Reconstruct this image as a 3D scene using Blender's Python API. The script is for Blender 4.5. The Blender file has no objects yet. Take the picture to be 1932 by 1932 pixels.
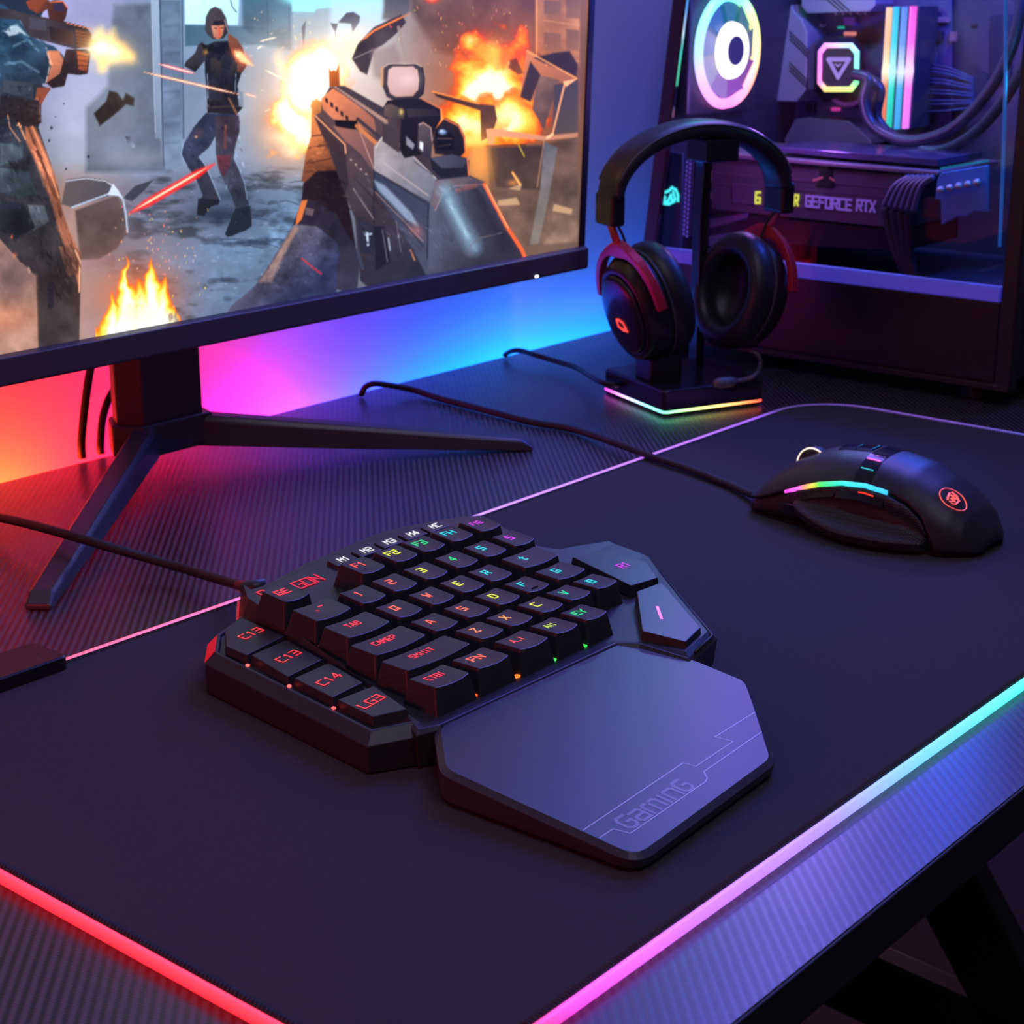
import bpy, bmesh, math, random
import numpy as np
from mathutils import Vector, Matrix
random.seed(7); np.random.seed(7)
S = bpy.context.scene
COL = S.collection

# ------------------------------------------------------------------ camera
# world: z=0 is the desk top, X runs along the desk, Y away towards the wall
F, HOR, CAMH = 3223.0, -40.0, 0.275
_p = math.atan((966-HOR)/F); _a = math.radians(40.0)
_fh = np.array([math.cos(_a), math.sin(_a), 0]); RGT = np.array([math.sin(_a), -math.cos(_a), 0]); _z = np.array([0, 0, 1.0])
FWD = _fh*math.cos(_p)-_z*math.sin(_p); UP = _fh*math.sin(_p)+_z*math.cos(_p)
CAM = np.array([0, 0, CAMH])
def ray(x, y): return FWD*F+RGT*(x-966)-UP*(y-966)
def at(x, y, z=0.0):
    "point of the horizontal plane at height z"
    if callable(z):
        zz = 0.015
        for _ in range(60):
            p = at(x, y, zz); zz = zz*.4+z(p)*.6
        return p
    d = ray(x, y); return CAM+d*((z-CAMH)/d[2])
def atp(x, y, ax, val):
    "point of the vertical plane with coordinate ax = val"
    d = ray(x, y); return CAM+d*((val-CAM[ax])/d[ax])
def atn(x, y, c, n):
    d = ray(x, y); return CAM+d*(((c-CAM)@n)/(d@n))
cd = bpy.data.cameras.new('camera'); cam = bpy.data.objects.new('camera', cd); COL.objects.link(cam)
cd.sensor_width = 36; cd.lens = F/1932*36; cd.clip_start = 0.01
M = Matrix.Identity(4)
for i in range(3): M[i][0] = RGT[i]; M[i][1] = UP[i]; M[i][2] = -FWD[i]; M[i][3] = CAM[i]
cam.matrix_world = M; S.camera = cam
cd.dof.use_dof = True; cd.dof.focus_distance = 0.66; cd.dof.aperture_fstop = 30

# ------------------------------------------------------------------ materials
def s2l(c): return tuple((v/12.92 if v <= .04045 else ((v+.055)/1.055)**2.4) for v in c)
def rgb(r, g, b): return s2l((r/255, g/255, b/255))
MATS = {}
def mat(name, col=(.02, .02, .023), rough=.45, metal=0.0, spec=.5, bump=None, coat=0.0, emit=None, es=1.0, attr=False):
    if name in MATS: return MATS[name]
    m = bpy.data.materials.new(name); m.use_nodes = True; nt = m.node_tree; b = nt.nodes['Principled BSDF']
    b.inputs['Base Color'].default_value = (*col, 1); b.inputs['Roughness'].default_value = rough
    b.inputs['Metallic'].default_value = metal; b.inputs['Specular IOR Level'].default_value = spec
    b.inputs['Coat Weight'].default_value = coat
    if bump:
        sc, st, dist = bump
        tc = nt.nodes.new('ShaderNodeTexCoord'); n = nt.nodes.new('ShaderNodeTexNoise'); n.inputs['Scale'].default_value = sc; n.inputs['Detail'].default_value = 4
        bp = nt.nodes.new('ShaderNodeBump'); bp.inputs['Strength'].default_value = st; bp.inputs['Distance'].default_value = dist
        nt.links.new(tc.outputs['Object'], n.inputs['Vector']); nt.links.new(n.outputs['Fac'], bp.inputs['Height']); nt.links.new(bp.outputs['Normal'], b.inputs['Normal'])
    if emit: b.inputs['Emission Color'].default_value = (*emit, 1); b.inputs['Emission Strength'].default_value = es
    if attr:
        a = nt.nodes.new('ShaderNodeAttribute'); a.attribute_name = 'Col'
        nt.links.new(a.outputs['Color'], b.inputs['Emission Color']); b.inputs['Emission Strength'].default_value = es
    MATS[name] = m; return m
def glow(name, col, es=1.0): return mat(name, (.02, .02, .02), .5, emit=col, es=es)

# ------------------------------------------------------------------ objects
def link(name, me, m=None, parent=None, bevel=None, smooth=None, seg=2):
    o = bpy.data.objects.new(name, me); COL.objects.link(o)
    if m: me.materials.append(m)
    if parent is not None: o.parent = parent; o.matrix_parent_inverse = Matrix.Translation(parent.location).inverted() if parent.parent is None and parent.type == 'EMPTY' else parent.matrix_basis.inverted()
    if smooth is not None:
        me.shade_smooth() if smooth else me.shade_flat()
    if bevel:
        b = o.modifiers.new('bevel', 'BEVEL'); b.width = bevel; b.segments = seg; b.limit_method = 'ANGLE'; b.angle_limit = math.radians(30); b.harden_normals = False
    return o
def mesh(name, vs, fs, m=None, parent=None, bevel=None, smooth=None, cols=None, seg=2, fix=True):
    me = bpy.data.meshes.new(name); me.from_pydata([tuple(map(float, v)) for v in vs], [], fs)
    if fix:
        bm = bmesh.new(); bm.from_mesh(me); bmesh.ops.recalc_face_normals(bm, faces=bm.faces); bm.to_mesh(me); bm.free()
    if cols is not None:
        a = me.color_attributes.new('Col', 'FLOAT_COLOR', 'POINT')
        a.data.foreach_set('color', np.array([(*c, 1) for c in cols], dtype=np.float32).ravel())
    me.update()
    return link(name, me, m, parent, bevel, smooth, seg)
class MB:
    def __init__(s): s.v = []; s.f = []; s.c = []
    def add(s, vs, fs, col=None):
        n = len(s.v); s.v += [np.array(v, float) for v in vs]; s.f += [tuple(i+n for i in f) for f in fs]
        s.c += [col if col is not None else (0, 0, 0)]*len(vs)
    def box(s, lo, hi, col=None, X=None):
        (a, b, c), (d, e, f) = lo, hi
        vs = [(a, b, c), (d, b, c), (d, e, c), (a, e, c), (a, b, f), (d, b, f), (d, e, f), (a, e, f)]
        if X: vs = [X(v) for v in vs]
        s.add(vs, [(0, 3, 2, 1), (4, 5, 6, 7), (0, 1, 5, 4), (1, 2, 6, 5), (2, 3, 7, 6), (3, 0, 4, 7)], col)
    def rings(s, rings, cap0=True, cap1=True, close=True, col=None):
        n = len(rings[0]); vs = [p for r in rings for p in r]; fs = []
        for i in range(len(rings)-1):
            for j in range(n if close else n-1):
                k = (j+1) % n; fs.append((i*n+j, i*n+k, (i+1)*n+k, (i+1)*n+j))
        if cap0: fs.append(tuple(range(n))[::-1])
        if cap1: fs.append(tuple((len(rings)-1)*n+j for j in range(n)))
        s.add(vs, fs, col)
    def tube(s, pts, r, n=10, caps=True, col=None, closed=False):
        pts = [np.array(p, float) for p in pts]; m = len(pts); R = []
        up = np.array([0, 0, 1.0])
        for i, p in enumerate(pts):
            t = pts[(i+1) % m if closed else min(i+1, m-1)]-pts[(i-1) % m if closed else max(i-1, 0)]; t = t/(np.linalg.norm(t)+1e-12)
            if i == 0:
                a = np.cross(t, up)
                if np.linalg.norm(a) < .2: a = np.cross(t, [1.0, 0, 0])
            else: a = a-t*(a@t)
            a = a/np.linalg.norm(a); b = np.cross(t, a); rr = r[i] if hasattr(r, '__len__') else r
            R.append([p+rr*(math.cos(q)*a+math.sin(q)*b) for q in [2*math.pi*k/n for k in range(n)]])
        if closed: R.append(R[0]); caps = False
        s.rings(R, caps, caps, col=col)
    def ribbon(s, pts, w, nrm, off=0.0, col=None):
        "flat line of width w along pts lying in a surface of normal nrm; square ends"
        nrm = np.array(nrm, float); nrm /= np.linalg.norm(nrm)
        for p, q in zip(pts, pts[1:]):
            p = np.array(p, float); q = np.array(q, float); t = q-p; L = np.linalg.norm(t)
            if L < 1e-9: continue
            t /= L; b = np.cross(nrm, t); b /= np.linalg.norm(b); e = t*w*.42; s.k = (getattr(s, 'k', 0)+1) % 5; o = nrm*(off+s.k*9e-6)   # joints never lie in one plane
            s.add([p-e-b*w/2+o, q+e-b*w/2+o, q+e+b*w/2+o, p-e+b*w/2+o], [(0, 1, 2, 3)], col)
    def build(s, name, m, parent=None, bevel=None, smooth=None, cols=False, seg=2, fix=True):
        return mesh(name, s.v, s.f, m, parent, bevel, smooth, s.c if cols else None, seg, fix)
def thing(name, label, cat, loc=(0, 0, 0), group=None):
    o = bpy.data.objects.new(name, None); COL.objects.link(o); o.location = [float(v) for v in loc]; o.empty_display_size = .02
    return tag(o, label, cat, group)
def tag(o, label, cat, group=None):
    o['label'] = label; o['category'] = cat
    if group: o['group'] = group
    return o
def struct(o): o['kind'] = 'structure'; return o
def cr(pts, n=8, closed=False):
    "Catmull-Rom curve through pts"
    P = [np.array(p, float) for p in pts]; m = len(P); out = []
    for i in range(m if closed else m-1):
        g = (lambda k: P[k % m]) if closed else (lambda k: P[min(max(k, 0), m-1)])
        a, b, c, d = g(i-1), g(i), g(i+1), g(i+2)
        for k in range(n):
            t = k/n; out.append(.5*((2*b)+(c-a)*t+(2*a-5*b+4*c-d)*t*t+(3*b-a-3*c+d)*t**3))
    if not closed: out.append(P[-1])
    return out
def ramp(t, stops):
    "piecewise linear colour, sRGB 0-255 stops -> linear"
    ts = [s[0] for s in stops]; return tuple(np.interp(t, ts, [rgb(*s[1])[k] for s in stops]) for k in range(3))
def offset_poly(P, d):
    "offset a CCW polygon outward by d in xy"
    n = len(P); out = []
    for i in range(n):
        a, b, c = P[i-1], P[i], P[(i+1) % n]
        e1 = (b-a)[:2]; e2 = (c-b)[:2]; e1 = e1/np.linalg.norm(e1); e2 = e2/np.linalg.norm(e2)
        n1 = np.array([e1[1], -e1[0]]); n2 = np.array([e2[1], -e2[0]]); m_ = n1+n2; m_ /= max(np.linalg.norm(m_), 1e-6)
        k = d/max(m_@n1, .5); out.append(np.array([b[0]+m_[0]*k, b[1]+m_[1]*k, b[2]]))
    return out
def ccw(P):
    a = sum(P[i-1][0]*P[i][1]-P[i][0]*P[i-1][1] for i in range(len(P)))
    return list(P) if a > 0 else list(P)[::-1]
def round_poly(P, r, n=5):
    out = []; m = len(P)
    for i in range(m):
        a, b, c = P[i-1], P[i], P[(i+1) % m]
        ra = min(r, np.linalg.norm(a-b)*.45); rc = min(r, np.linalg.norm(c-b)*.45)
        p = b+(a-b)/np.linalg.norm(a-b)*ra; q = b+(c-b)/np.linalg.norm(c-b)*rc
        for k in range(n+1):
            t = k/n; out.append((1-t)**2*p+2*t*(1-t)*b+t*t*q)
    return out
# squarish stroke letters on a 4 x 6 grid
G = {'A': [[(0,0),(1.6,6),(2.4,6),(4,0)],[(.8,2),(3.2,2)]], 'B': [[(0,0),(0,6),(4,6),(4,0),(0,0)],[(0,3),(4,3)]], 'C': [[(4,6),(0,6),(0,0),(4,0)]],
'D': [[(0,0),(0,6),(3,6),(4,5),(4,1),(3,0),(0,0)]], 'E': [[(4,6),(0,6),(0,0),(4,0)],[(0,3),(3.4,3)]], 'F': [[(0,0),(0,6),(4,6)],[(0,3),(3.2,3)]],
'G': [[(4,6),(0,6),(0,0),(4,0),(4,3),(2.2,3)]], 'H': [[(0,0),(0,6)],[(4,0),(4,6)],[(0,3),(4,3)]], 'I': [[(2,0),(2,6)]], 'L': [[(0,6),(0,0),(4,0)]],
'M': [[(0,0),(0,6),(2,3),(4,6),(4,0)]], 'N': [[(0,0),(0,6),(4,0),(4,6)]], 'O': [[(0,0),(0,6),(4,6),(4,0),(0,0)]], 'P': [[(0,0),(0,6),(4,6),(4,3),(0,3)]],
'Q': [[(0,0),(0,6),(4,6),(4,0),(0,0)],[(2.4,2),(4.2,0)]], 'R': [[(0,0),(0,6),(4,6),(4,3),(0,3)],[(1.6,3),(4,0)]], 'S': [[(4,6),(0,6),(0,3),(4,3),(4,0),(0,0)]],
'T': [[(0,6),(4,6)],[(2,6),(2,0)]], 'V': [[(0,6),(2,0),(4,6)]], 'W': [[(0,6),(1,0),(2,4),(3,0),(4,6)]], 'X': [[(0,0),(4,6)],[(0,6),(4,0)]], 'Y': [[(0,6),(2,3),(4,6)],[(2,3),(2,0)]],
'Z': [[(0,6),(4,6),(0,0),(4,0)]], '1': [[(1,5),(2,6),(2,0)]], '2': [[(0,6),(4,6),(4,3),(0,3),(0,0),(4,0)]], '3': [[(0,6),(4,6),(4,0),(0,0)],[(.8,3),(4,3)]],
'4': [[(3,0),(3,6),(0,2),(4.2,2)]], '5': [[(4,6),(0,6),(0,3),(4,3),(4,0),(0,0)]], '6': [[(4,6),(0,6),(0,0),(4,0),(4,3),(0,3)]],
't': [[(1.5,6),(1.5,1),(2.2,0),(3.6,0)],[(0,4),(3.6,4)]], '-': [[(.4,5),(3.6,5)]], '_': [[(0,0),(3,0)]], ',': [[(1.6,.8),(1.2,-.6)]], '`': [[(1,1.4),(2,0.4)]],
'a': [[(0,4.2),(3.4,4.2),(4,3.6),(4,0),(.6,0),(0,.6),(0,1.6),(.5,2.2),(4,2.2)]], 'g': [[(4,5),(1,5),(0,4),(0,1),(1,0),(3,0),(4,1),(4,2.6),(2.2,2.6)]],
'm': [[(0,0),(0,3.6),(.6,4.2),(5.4,4.2),(6,3.6),(6,0)],[(3,0),(3,4.2)]], 'n': [[(0,0),(0,3.6),(.6,4.2),(3.4,4.2),(4,3.6),(4,0)]], 'i': [[(.6,0),(.6,4.2)]]}
ADV = {'I': 2.2, '1': 3.2, 'm': 6, 'i': 1.2, ' ': 3}
def glyphs(txt, h, ws=1.0, gap=1.6):
    "polylines of a word, centred; h = cap height"
    k = h/6; x = 0; out = []
    for ch in txt:
        w = ADV.get(ch, 4)
        ox = {'I': -.9, '1': -.4}.get(ch, 0)
        for st in G.get(ch, []): out.append([((x+ox+a)*k*ws, b*k) for a, b in st])
        x += w+gap
    L = (x-gap)*k*ws
    return [[(a-L/2, b-h/2) for a, b in st] for st in out], L
def word(mb, txt, h, P, nrm, w, ws=1.0, gap=1.6, off=.0001, shear=0.0, col=None):
    "P maps (x, y) of the word to a point"
    for st in glyphs(txt, h, ws, gap)[0]:
        pts = []
        for a, b in zip(st, st[1:]):
            for k in range(3): pts.append((a[0]+(b[0]-a[0])*k/3, a[1]+(b[1]-a[1])*k/3))
        pts.append(st[-1])
        mb.ribbon([P(x+shear*y, y) for x, y in pts], w, nrm, off, col)
# picture shown on the monitor: painted as a colour field, then stored on a fine grid of screen vertices
class Pic:
    def __init__(s, x0, y0, x1, y1):
        s.x0, s.y0 = x0, y0; s.W, s.H = x1-x0, y1-y0; s.a = np.zeros((s.H, s.W, 3)); s.rng = np.random.RandomState(3)
        s.X, s.Y = np.meshgrid(np.arange(x0, x1)+.5, np.arange(y0, y1)+.5)
    def box(s, xa, ya, xb, yb):
        i0, i1 = max(0, int(ya-s.y0)), min(s.H, int(yb-s.y0)+1); j0, j1 = max(0, int(xa-s.x0)), min(s.W, int(xb-s.x0)+1)
        return (slice(i0, i1), slice(j0, j1)) if i1 > i0 and j1 > j0 else None
    def noise(s, scale, oct_=4, seed=0, stretch=(1, 1)):
        r = np.random.RandomState(seed); out = np.zeros((s.H, s.W)); amp = 1; tot = 0
        for o in range(oct_):
            sc = scale/2**o; gw, gh = int(s.W/sc/stretch[0])+3, int(s.H/sc/stretch[1])+3; g = r.rand(gh, gw)
            u = (s.X-s.x0)/sc/stretch[0]; v = (s.Y-s.y0)/sc/stretch[1]; iu, iv = u.astype(int), v.astype(int); fu, fv = u-iu, v-iv; fu = fu*fu*(3-2*fu); fv = fv*fv*(3-2*fv)
            out += amp*((g[iv, iu]*(1-fu)+g[iv, iu+1]*fu)*(1-fv)+(g[iv+1, iu]*(1-fu)+g[iv+1, iu+1]*fu)*fv); tot += amp; amp *= .55
        return out/tot
    def put(s, sl, m, c, mode='n'):
        c = np.array(c, float)/255 if not isinstance(c, np.ndarray) else c
        d = s.a[sl]; m = m[..., None]
        s.a[sl] = d*(1-m)+c*m if mode == 'n' else (1-(1-d)*(1-c*m) if mode == 's' else (d+c*m if mode == 'a' else d*(1-m+c*m)))
    def poly(s, P, c, c2=None, g=None, soft=1.0, a=1.0, mode='n', tex=0.0):
        P = np.array(P, float); sl = s.box(P[:, 0].min()-soft*2-1, P[:, 1].min()-soft*2-1, P[:, 0].max()+soft*2+1, P[:, 1].max()+soft*2+1)
        if sl is None: return
        X, Y = s.X[sl], s.Y[sl]; ins = np.zeros(X.shape, bool); d = np.full(X.shape, 1e9)
        for (ax, ay), (bx, by) in zip(P, np.roll(P, -1, 0)):
            if ay != by: ins ^= ((ay > Y) != (by > Y)) & (X < (bx-ax)*(Y-ay)/(by-ay)+ax)
            L = (bx-ax)**2+(by-ay)**2+1e-9; t = np.clip(((X-ax)*(bx-ax)+(Y-ay)*(by-ay))/L, 0, 1); d = np.minimum(d, np.hypot(X-ax-t*(bx-ax), Y-ay-t*(by-ay)))
        m = np.clip(.5+np.where(ins, d, -d)/soft/1.4, 0, 1)*a
        col = np.array(c, float)/255
        if c2 is not None:
            (gx0, gy0), (gx1, gy1) = g if g else ((P[:, 0].min(), P[:, 1].min()), (P[:, 0].max(), P[:, 1].max())); L = (gx1-gx0)**2+(gy1-gy0)**2
            t = np.clip(((X-gx0)*(gx1-gx0)+(Y-gy0)*(gy1-gy0))/L, 0, 1)[..., None]; col = col*(1-t)+np.array(c2, float)/255*t
        if tex: col = np.clip(col*(1+tex*(s.nz[sl]-.5)[..., None]*2), 0, 1.2)
        s.put(sl, m, np.array(col), mode)
    def blob(s, x, y, rx, ry, c, a=1.0, rot=0.0, mode='n', p=2.0, nz=0.0):
        R = max(rx, ry)*2.6; sl = s.box(x-R, y-R, x+R, y+R)
        if sl is None: return
        X, Y = s.X[sl]-x, s.Y[sl]-y; ca, sa = math.cos(rot), math.sin(rot); u = (X*ca+Y*sa)/rx; v = (-X*sa+Y*ca)/ry
        q = (u*u+v*v)
        if nz: q = q*np.exp(nz*(s.nz[sl]-.5)*4)
        s.put(sl, np.exp(-q**(p/2))*a, c, mode)
    def line(s, P, w, c, soft=.8, a=1.0, mode='n', taper=False):
        P = np.array(P, float); W = w+soft*3; sl = s.box(P[:, 0].min()-W, P[:, 1].min()-W, P[:, 0].max()+W, P[:, 1].max()+W)
        if sl is None: return
        X, Y = s.X[sl], s.Y[sl]; m = np.zeros(X.shape); n = len(P)-1
        for k, ((ax, ay), (bx, by)) in enumerate(zip(P, P[1:])):
            L = (bx-ax)**2+(by-ay)**2+1e-9; t = np.clip(((X-ax)*(bx-ax)+(Y-ay)*(by-ay))/L, 0, 1); d = np.hypot(X-ax-t*(bx-ax), Y-ay-t*(by-ay)); tt = (k+t)/n
            ww = w*(np.minimum(1, np.minimum(tt, 1-tt)*5)*.9+.1) if taper else w
            m = np.maximum(m, np.clip((ww/2-d)/soft+.5, 0, 1))
        s.put(sl, m*a, c, mode)
    def scrib(s, P, n, ang, L, amp=.25, w=1.4, seed=0, spread=.5):
        "short light and dark strokes inside P: folds, seams, scratches"
        r = np.random.RandomState(seed); P = np.array(P, float); lo, hi = P.min(0), P.max(0); k = 0; tries = 0
        while k < n and tries < n*12:
            tries += 1; x, y = r.uniform(lo[0], hi[0]), r.uniform(lo[1], hi[1]); ins = False
            for (ax, ay), (bx, by) in zip(P, np.roll(P, -1, 0)):
                if (ay > y) != (by > y) and x < (bx-ax)*(y-ay)/(by-ay)+ax: ins = not ins
            if not ins: continue
            k += 1; j, i = int(x-s.x0), int(y-s.y0)
            if not (0 <= i < s.H and 0 <= j < s.W): continue
            c = s.a[i, j]*(1+r.choice([-1, 1.25])*amp*.62*r.uniform(.4, 1.6)); q = ang+r.uniform(-spread, spread); l = L*r.uniform(.4, 1.3)
            dx, dy = l*math.cos(q)/2, l*math.sin(q)/2; bnd = r.uniform(-.2, .2)*l
            s.line([(x-dx, y-dy), (x+dy/l*bnd, y-dx/l*bnd), (x+dx, y+dy)], w*r.uniform(.8, 2.2), tuple(np.clip(c*255, 0, 255)), 1.6, .7, taper=True)
    def flame(s, P, core=(255, 235, 150), mid=(255, 150, 40), out=(200, 60, 20), k=1.0):
        "one tongue of fire along P (base -> tip)"
        P = np.array(P, float)
        for w_, c, a in ((1.5, out, .45), (1.0, mid, .75), (.55, core, .95)):
            n = len(P); 
            for i, (p, q) in enumerate(zip(P, P[1:])):
                r0 = k*w_*(1-i/n)*1.0+.6
                s.line([p, q], r0*2, c, soft=3.0*k**.3, a=a)
def Z1(*p): return [(x/3.45, y/3.45) for x, y in p]
def Z2(*p): return [(500+x/3.116, y/3.116) for x, y in p]
def paint():
    p = Pic(-380, -280, 1135, 665); X, Y = p.X, p.Y
    n1 = p.noise(150, 5, 1); n2 = p.noise(46, 4, 2); p.nz = n2; n3 = p.noise(14, 3, 5)
    def field(stops, t): return np.stack([np.interp(t, [q[0] for q in stops], [q[1][k]/255 for q in stops]) for k in range(3)], -1)
    top = field([(-380, (110, 115, 150)), (0, (140, 140, 182)), (170, (150, 150, 190)), (260, (125, 138, 165)), (420, (120, 150, 180)), (560, (120, 150, 170)), (700, (165, 185, 200)), (790, (120, 105, 105)), (900, (95, 75, 70)), (1000, (85, 62, 55)), (1135, (120, 85, 70))], X)
    low = field([(-380, (90, 80, 80)), (0, (150, 118, 108)), (150, (140, 118, 115)), (260, (105, 105, 122)), (420, (92, 106, 128)), (560, (100, 120, 145)), (800, (100, 90, 88)), (950, (105, 85, 75)), (1135, (95, 78, 70))], X)
    mid = field([(-380, (100, 110, 130)), (0, (120, 125, 140)), (140, (150, 155, 170)), (260, (120, 130, 148)), (450, (125, 140, 165)), (600, (150, 140, 140)), (800, (130, 110, 105)), (1000, (120, 85, 65)), (1135, (90, 70, 62))], X)
    t = np.clip(Y/330, 0, 1)[..., None]; t2 = np.clip((Y-300)/60, 0, 1)[..., None]
    p.a = (top*(1-t)+mid*t)*(1-t2)+low*t2
    p.a *= (.80+.42*n1+.10*(n2-.5))[..., None]
    # --- ruined street behind
    p.poly(Z1((740, 30), (990, 25), (1010, 640), (1060, 1000), (1120, 1120), (560, 1120), (560, 700), (700, 560)), (88, 98, 112), (62, 72, 86), ((215, 20), (260, 320)), soft=7, a=.72, tex=.35)
    p.poly(Z1((985, 0), (1040, 0), (1060, 900), (1010, 900)), (150, 168, 190), (110, 125, 145), soft=1.4, a=.8)
    p.poly(Z1((1040, 0), (1175, 0), (1190, 1080), (1075, 1110)), (92, 110, 135), (100, 115, 138), soft=1.5, a=.9, tex=.3)
    for y in (130, 310, 420, 560, 770, 890): p.poly(Z1((1065, y), (1170, y-8), (1170, y+22), (1065, y+30)), (122, 142, 168), soft=3.5, a=.22); p.poly(Z1((1065, y+34), (1170, y+26), (1170, y+44), (1065, y+50)), (70, 84, 104), soft=3.5, a=.3)
    p.line(Z1((1040, 0), (1065, 1080)), 3.0, (52, 64, 84), 1.2, .85); p.line(Z1((985, 0), (1012, 860)), 1.6, (185, 200, 220), 1.0, .5); p.line(Z1((1185, 0), (1195, 900)), 3, (55, 72, 92), 1.5, .7)
    p.poly(Z1((1200, -200), (1560, -200), (1550, 165), (1205, 160)), (205, 240, 252), (170, 215, 235), soft=2.5)
    for x in (1240, 1310, 1330): p.line(Z1((x, -100), (x+4, 155)), 1.0, (150, 190, 210), 1, .6)
    p.poly(Z1((1205, 160), (1560, 168), (1740, 180), (1740, 290), (1205, 300)), (58, 84, 104), (80, 108, 130), soft=3, a=.85)
    p.poly(Z1((1560, -300), (1900, -300), (1900, 330), (1730, 300), (1580, 180)), (44, 74, 94), (90, 118, 140), ((470, 0), (500, 95)), soft=5, a=.8, tex=.3)
    p.line(Z1((1500, 0), (1510, 40), (1540, 80)), 2.2, (40, 52, 66), 1, .8); p.line(Z1((1740, 0), (1745, 260)), 1.1, (40, 60, 76), 1, .7); p.line(Z1((1880, 0), (1885, 240)), 1.0, (40, 60, 76), 1, .6)
    p.blob(580, -4, 48, 16, (150, 245, 255), .95, p=4); p.poly(Z2((160, 0), (400, 0), (400, 40), (300, 50), (290, 70), (160, 66)), (150, 240, 255), soft=2)
    p.poly(Z2((400, -300), (700, -300), (690, 260), (380, 250)), (165, 215, 236), (195, 205, 225), ((640, 0), (640, 80)), soft=8, a=.9)
    p.poly(Z2((700, -500), (860, -500), (850, 60), (800, 130), (690, 110), (700, 40)), (48, 56, 66), (90, 86, 90), ((735, -20), (740, 40)), soft=5, a=.85)
    p.poly(Z2((820, -500), (1590, -500), (1590, 330), (1400, 260), (1120, 330), (1000, 300), (860, 60)), (74, 60, 58), (104, 70, 56), ((760, -40), (1000, 100)), soft=9, a=.82, tex=.5)
    p.blob(815, -2, 12, 7, (255, 70, 40), .95); p.blob(815, -2, 5, 3, (255, 190, 160), .9)
    p.poly(Z2((1590, -500), (1850, -500), (1850, 400), (1640, 330), (1590, 300)), (176, 122, 88), (140, 98, 78), soft=2.5, a=.95, tex=.35)
    for x0, y0, x1, y1 in ((1640, 0, 1740, 90), (1770, -40, 1850, 110), (1640, 190, 1740, 300), (1770, 170, 1845, 300)): p.poly(Z2((x0, y0), (x1, y0+8), (x1, y1), (x0, y1-6)), (96, 74, 68), (126, 94, 80), soft=2, a=.8)
    for y in (120, 330): p.line(Z2((1640, y), (1850, y+30)), 2, (200, 150, 110), 1.2, .6)
    p.line(Z2((1597, -200), (1597, 330)), 2.4, (230, 160, 105), 1.0, .8)
    # ground cracks and wet patches
    gm = np.clip((Y-300)/40, 0, 1)*np.clip((X-200)/60, 0, 1)*np.clip((660-X)/60, 0, 1)
    n4 = p.noise(22, 4, 9, (2.4, .8)); n5 = p.noise(60, 4, 10, (2.2, .7))
    p.a *= (1-.42*gm*np.clip((n4-.52)*5, 0, 1)-.25*gm*np.clip((n5-.5)*4, 0, 1))[..., None]; p.a += (np.array([.22, .28, .36])*(gm*np.clip((n5-.5)*2.2, 0, .5)*(.6+.8*n3))[..., None])
    for k in range(16):
        x, y = p.rng.uniform(400, 560), p.rng.uniform(320, 520); p.line([(x, y), (x+14, y+p.rng.uniform(-5, 5)), (x+30, y+p.rng.uniform(-4, 9)), (x+46, y+p.rng.uniform(-4, 12))], 1.6, (38, 48, 64), 1.0, .75, taper=True)
    for k in range(70): x, y = p.rng.uniform(360, 560), p.rng.uniform(310, 560); p.line([(x, y), (x+p.rng.uniform(3, 12), y+p.rng.uniform(-1.5, 1.5))], 1.2, (165, 185, 210), .9, p.rng.uniform(.2, .6))
    p.blob(250, 300, 70, 22, (185, 190, 205), .35); p.blob(200, 210, 80, 90, (175, 178, 192), .33); p.blob(60, 470, 80, 90, (165, 130, 118), .6); p.blob(250, 470, 80, 50, (120, 105, 110), .4)
    # wrecked car on the left
    p.poly(Z1((430, 1170), (560, 1150), (700, 1175), (760, 1250), (700, 1280), (470, 1350), (400, 1330)), (84, 76, 78), (60, 62, 72), soft=1.6, a=.85)
    p.poly(Z1((490, 1370), (760, 1270), (800, 1330), (830, 1510), (760, 1620), (640, 1690), (520, 1690)), (62, 56, 58), (98, 76, 70), soft=3, a=.8, tex=.4)
    p.line(Z1((430, 1180), (560, 1160), (690, 1180), (740, 1215)), 2.2, (185, 190, 205), 1, .85); p.line(Z1((470, 1350), (700, 1265), (760, 1240), (800, 1290), (820, 1400), (830, 1510)), 3.6, (165, 178, 198), 1, .9); p.poly(Z1((700, 1270), (735, 1195), (775, 1245), (800, 1300), (770, 1275)), (190, 200, 215), soft=1)
    p.poly(Z1((800, 1290), (880, 1210), (1000, 1170), (940, 1240), (860, 1310)), (52, 54, 66), soft=1.5, a=.85); p.poly(Z1((520, 1700), (640, 1690), (750, 1655), (745, 1740), (690, 1730), (600, 1740), (520, 1760)), (160, 130, 130), (110, 90, 95), soft=1.4, a=.7)
    # flying rubble
    p.poly(Z1((610, 740), (690, 660), (710, 590), (760, 600), (800, 650), (820, 605), (875, 640), (870, 690), (820, 680), (740, 750), (650, 820)), (52, 46, 42), (66, 58, 54), soft=2.6, tex=.4); p.poly(Z1((815, 885), (845, 890), (880, 950), (870, 965), (830, 930)), (58, 66, 80), (150, 160, 178), soft=1.2)
    for x, y, r in ((335, 832, 2.6), (320, 915, 2.2), (415, 675, 1.5), (430, 1100, 2), (575, 1020, 2.4), (360, 760, 1.2)): p.blob(x/3.45, y/3.45, r, r*1.3, (40, 42, 52), .9, p=4)
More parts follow.
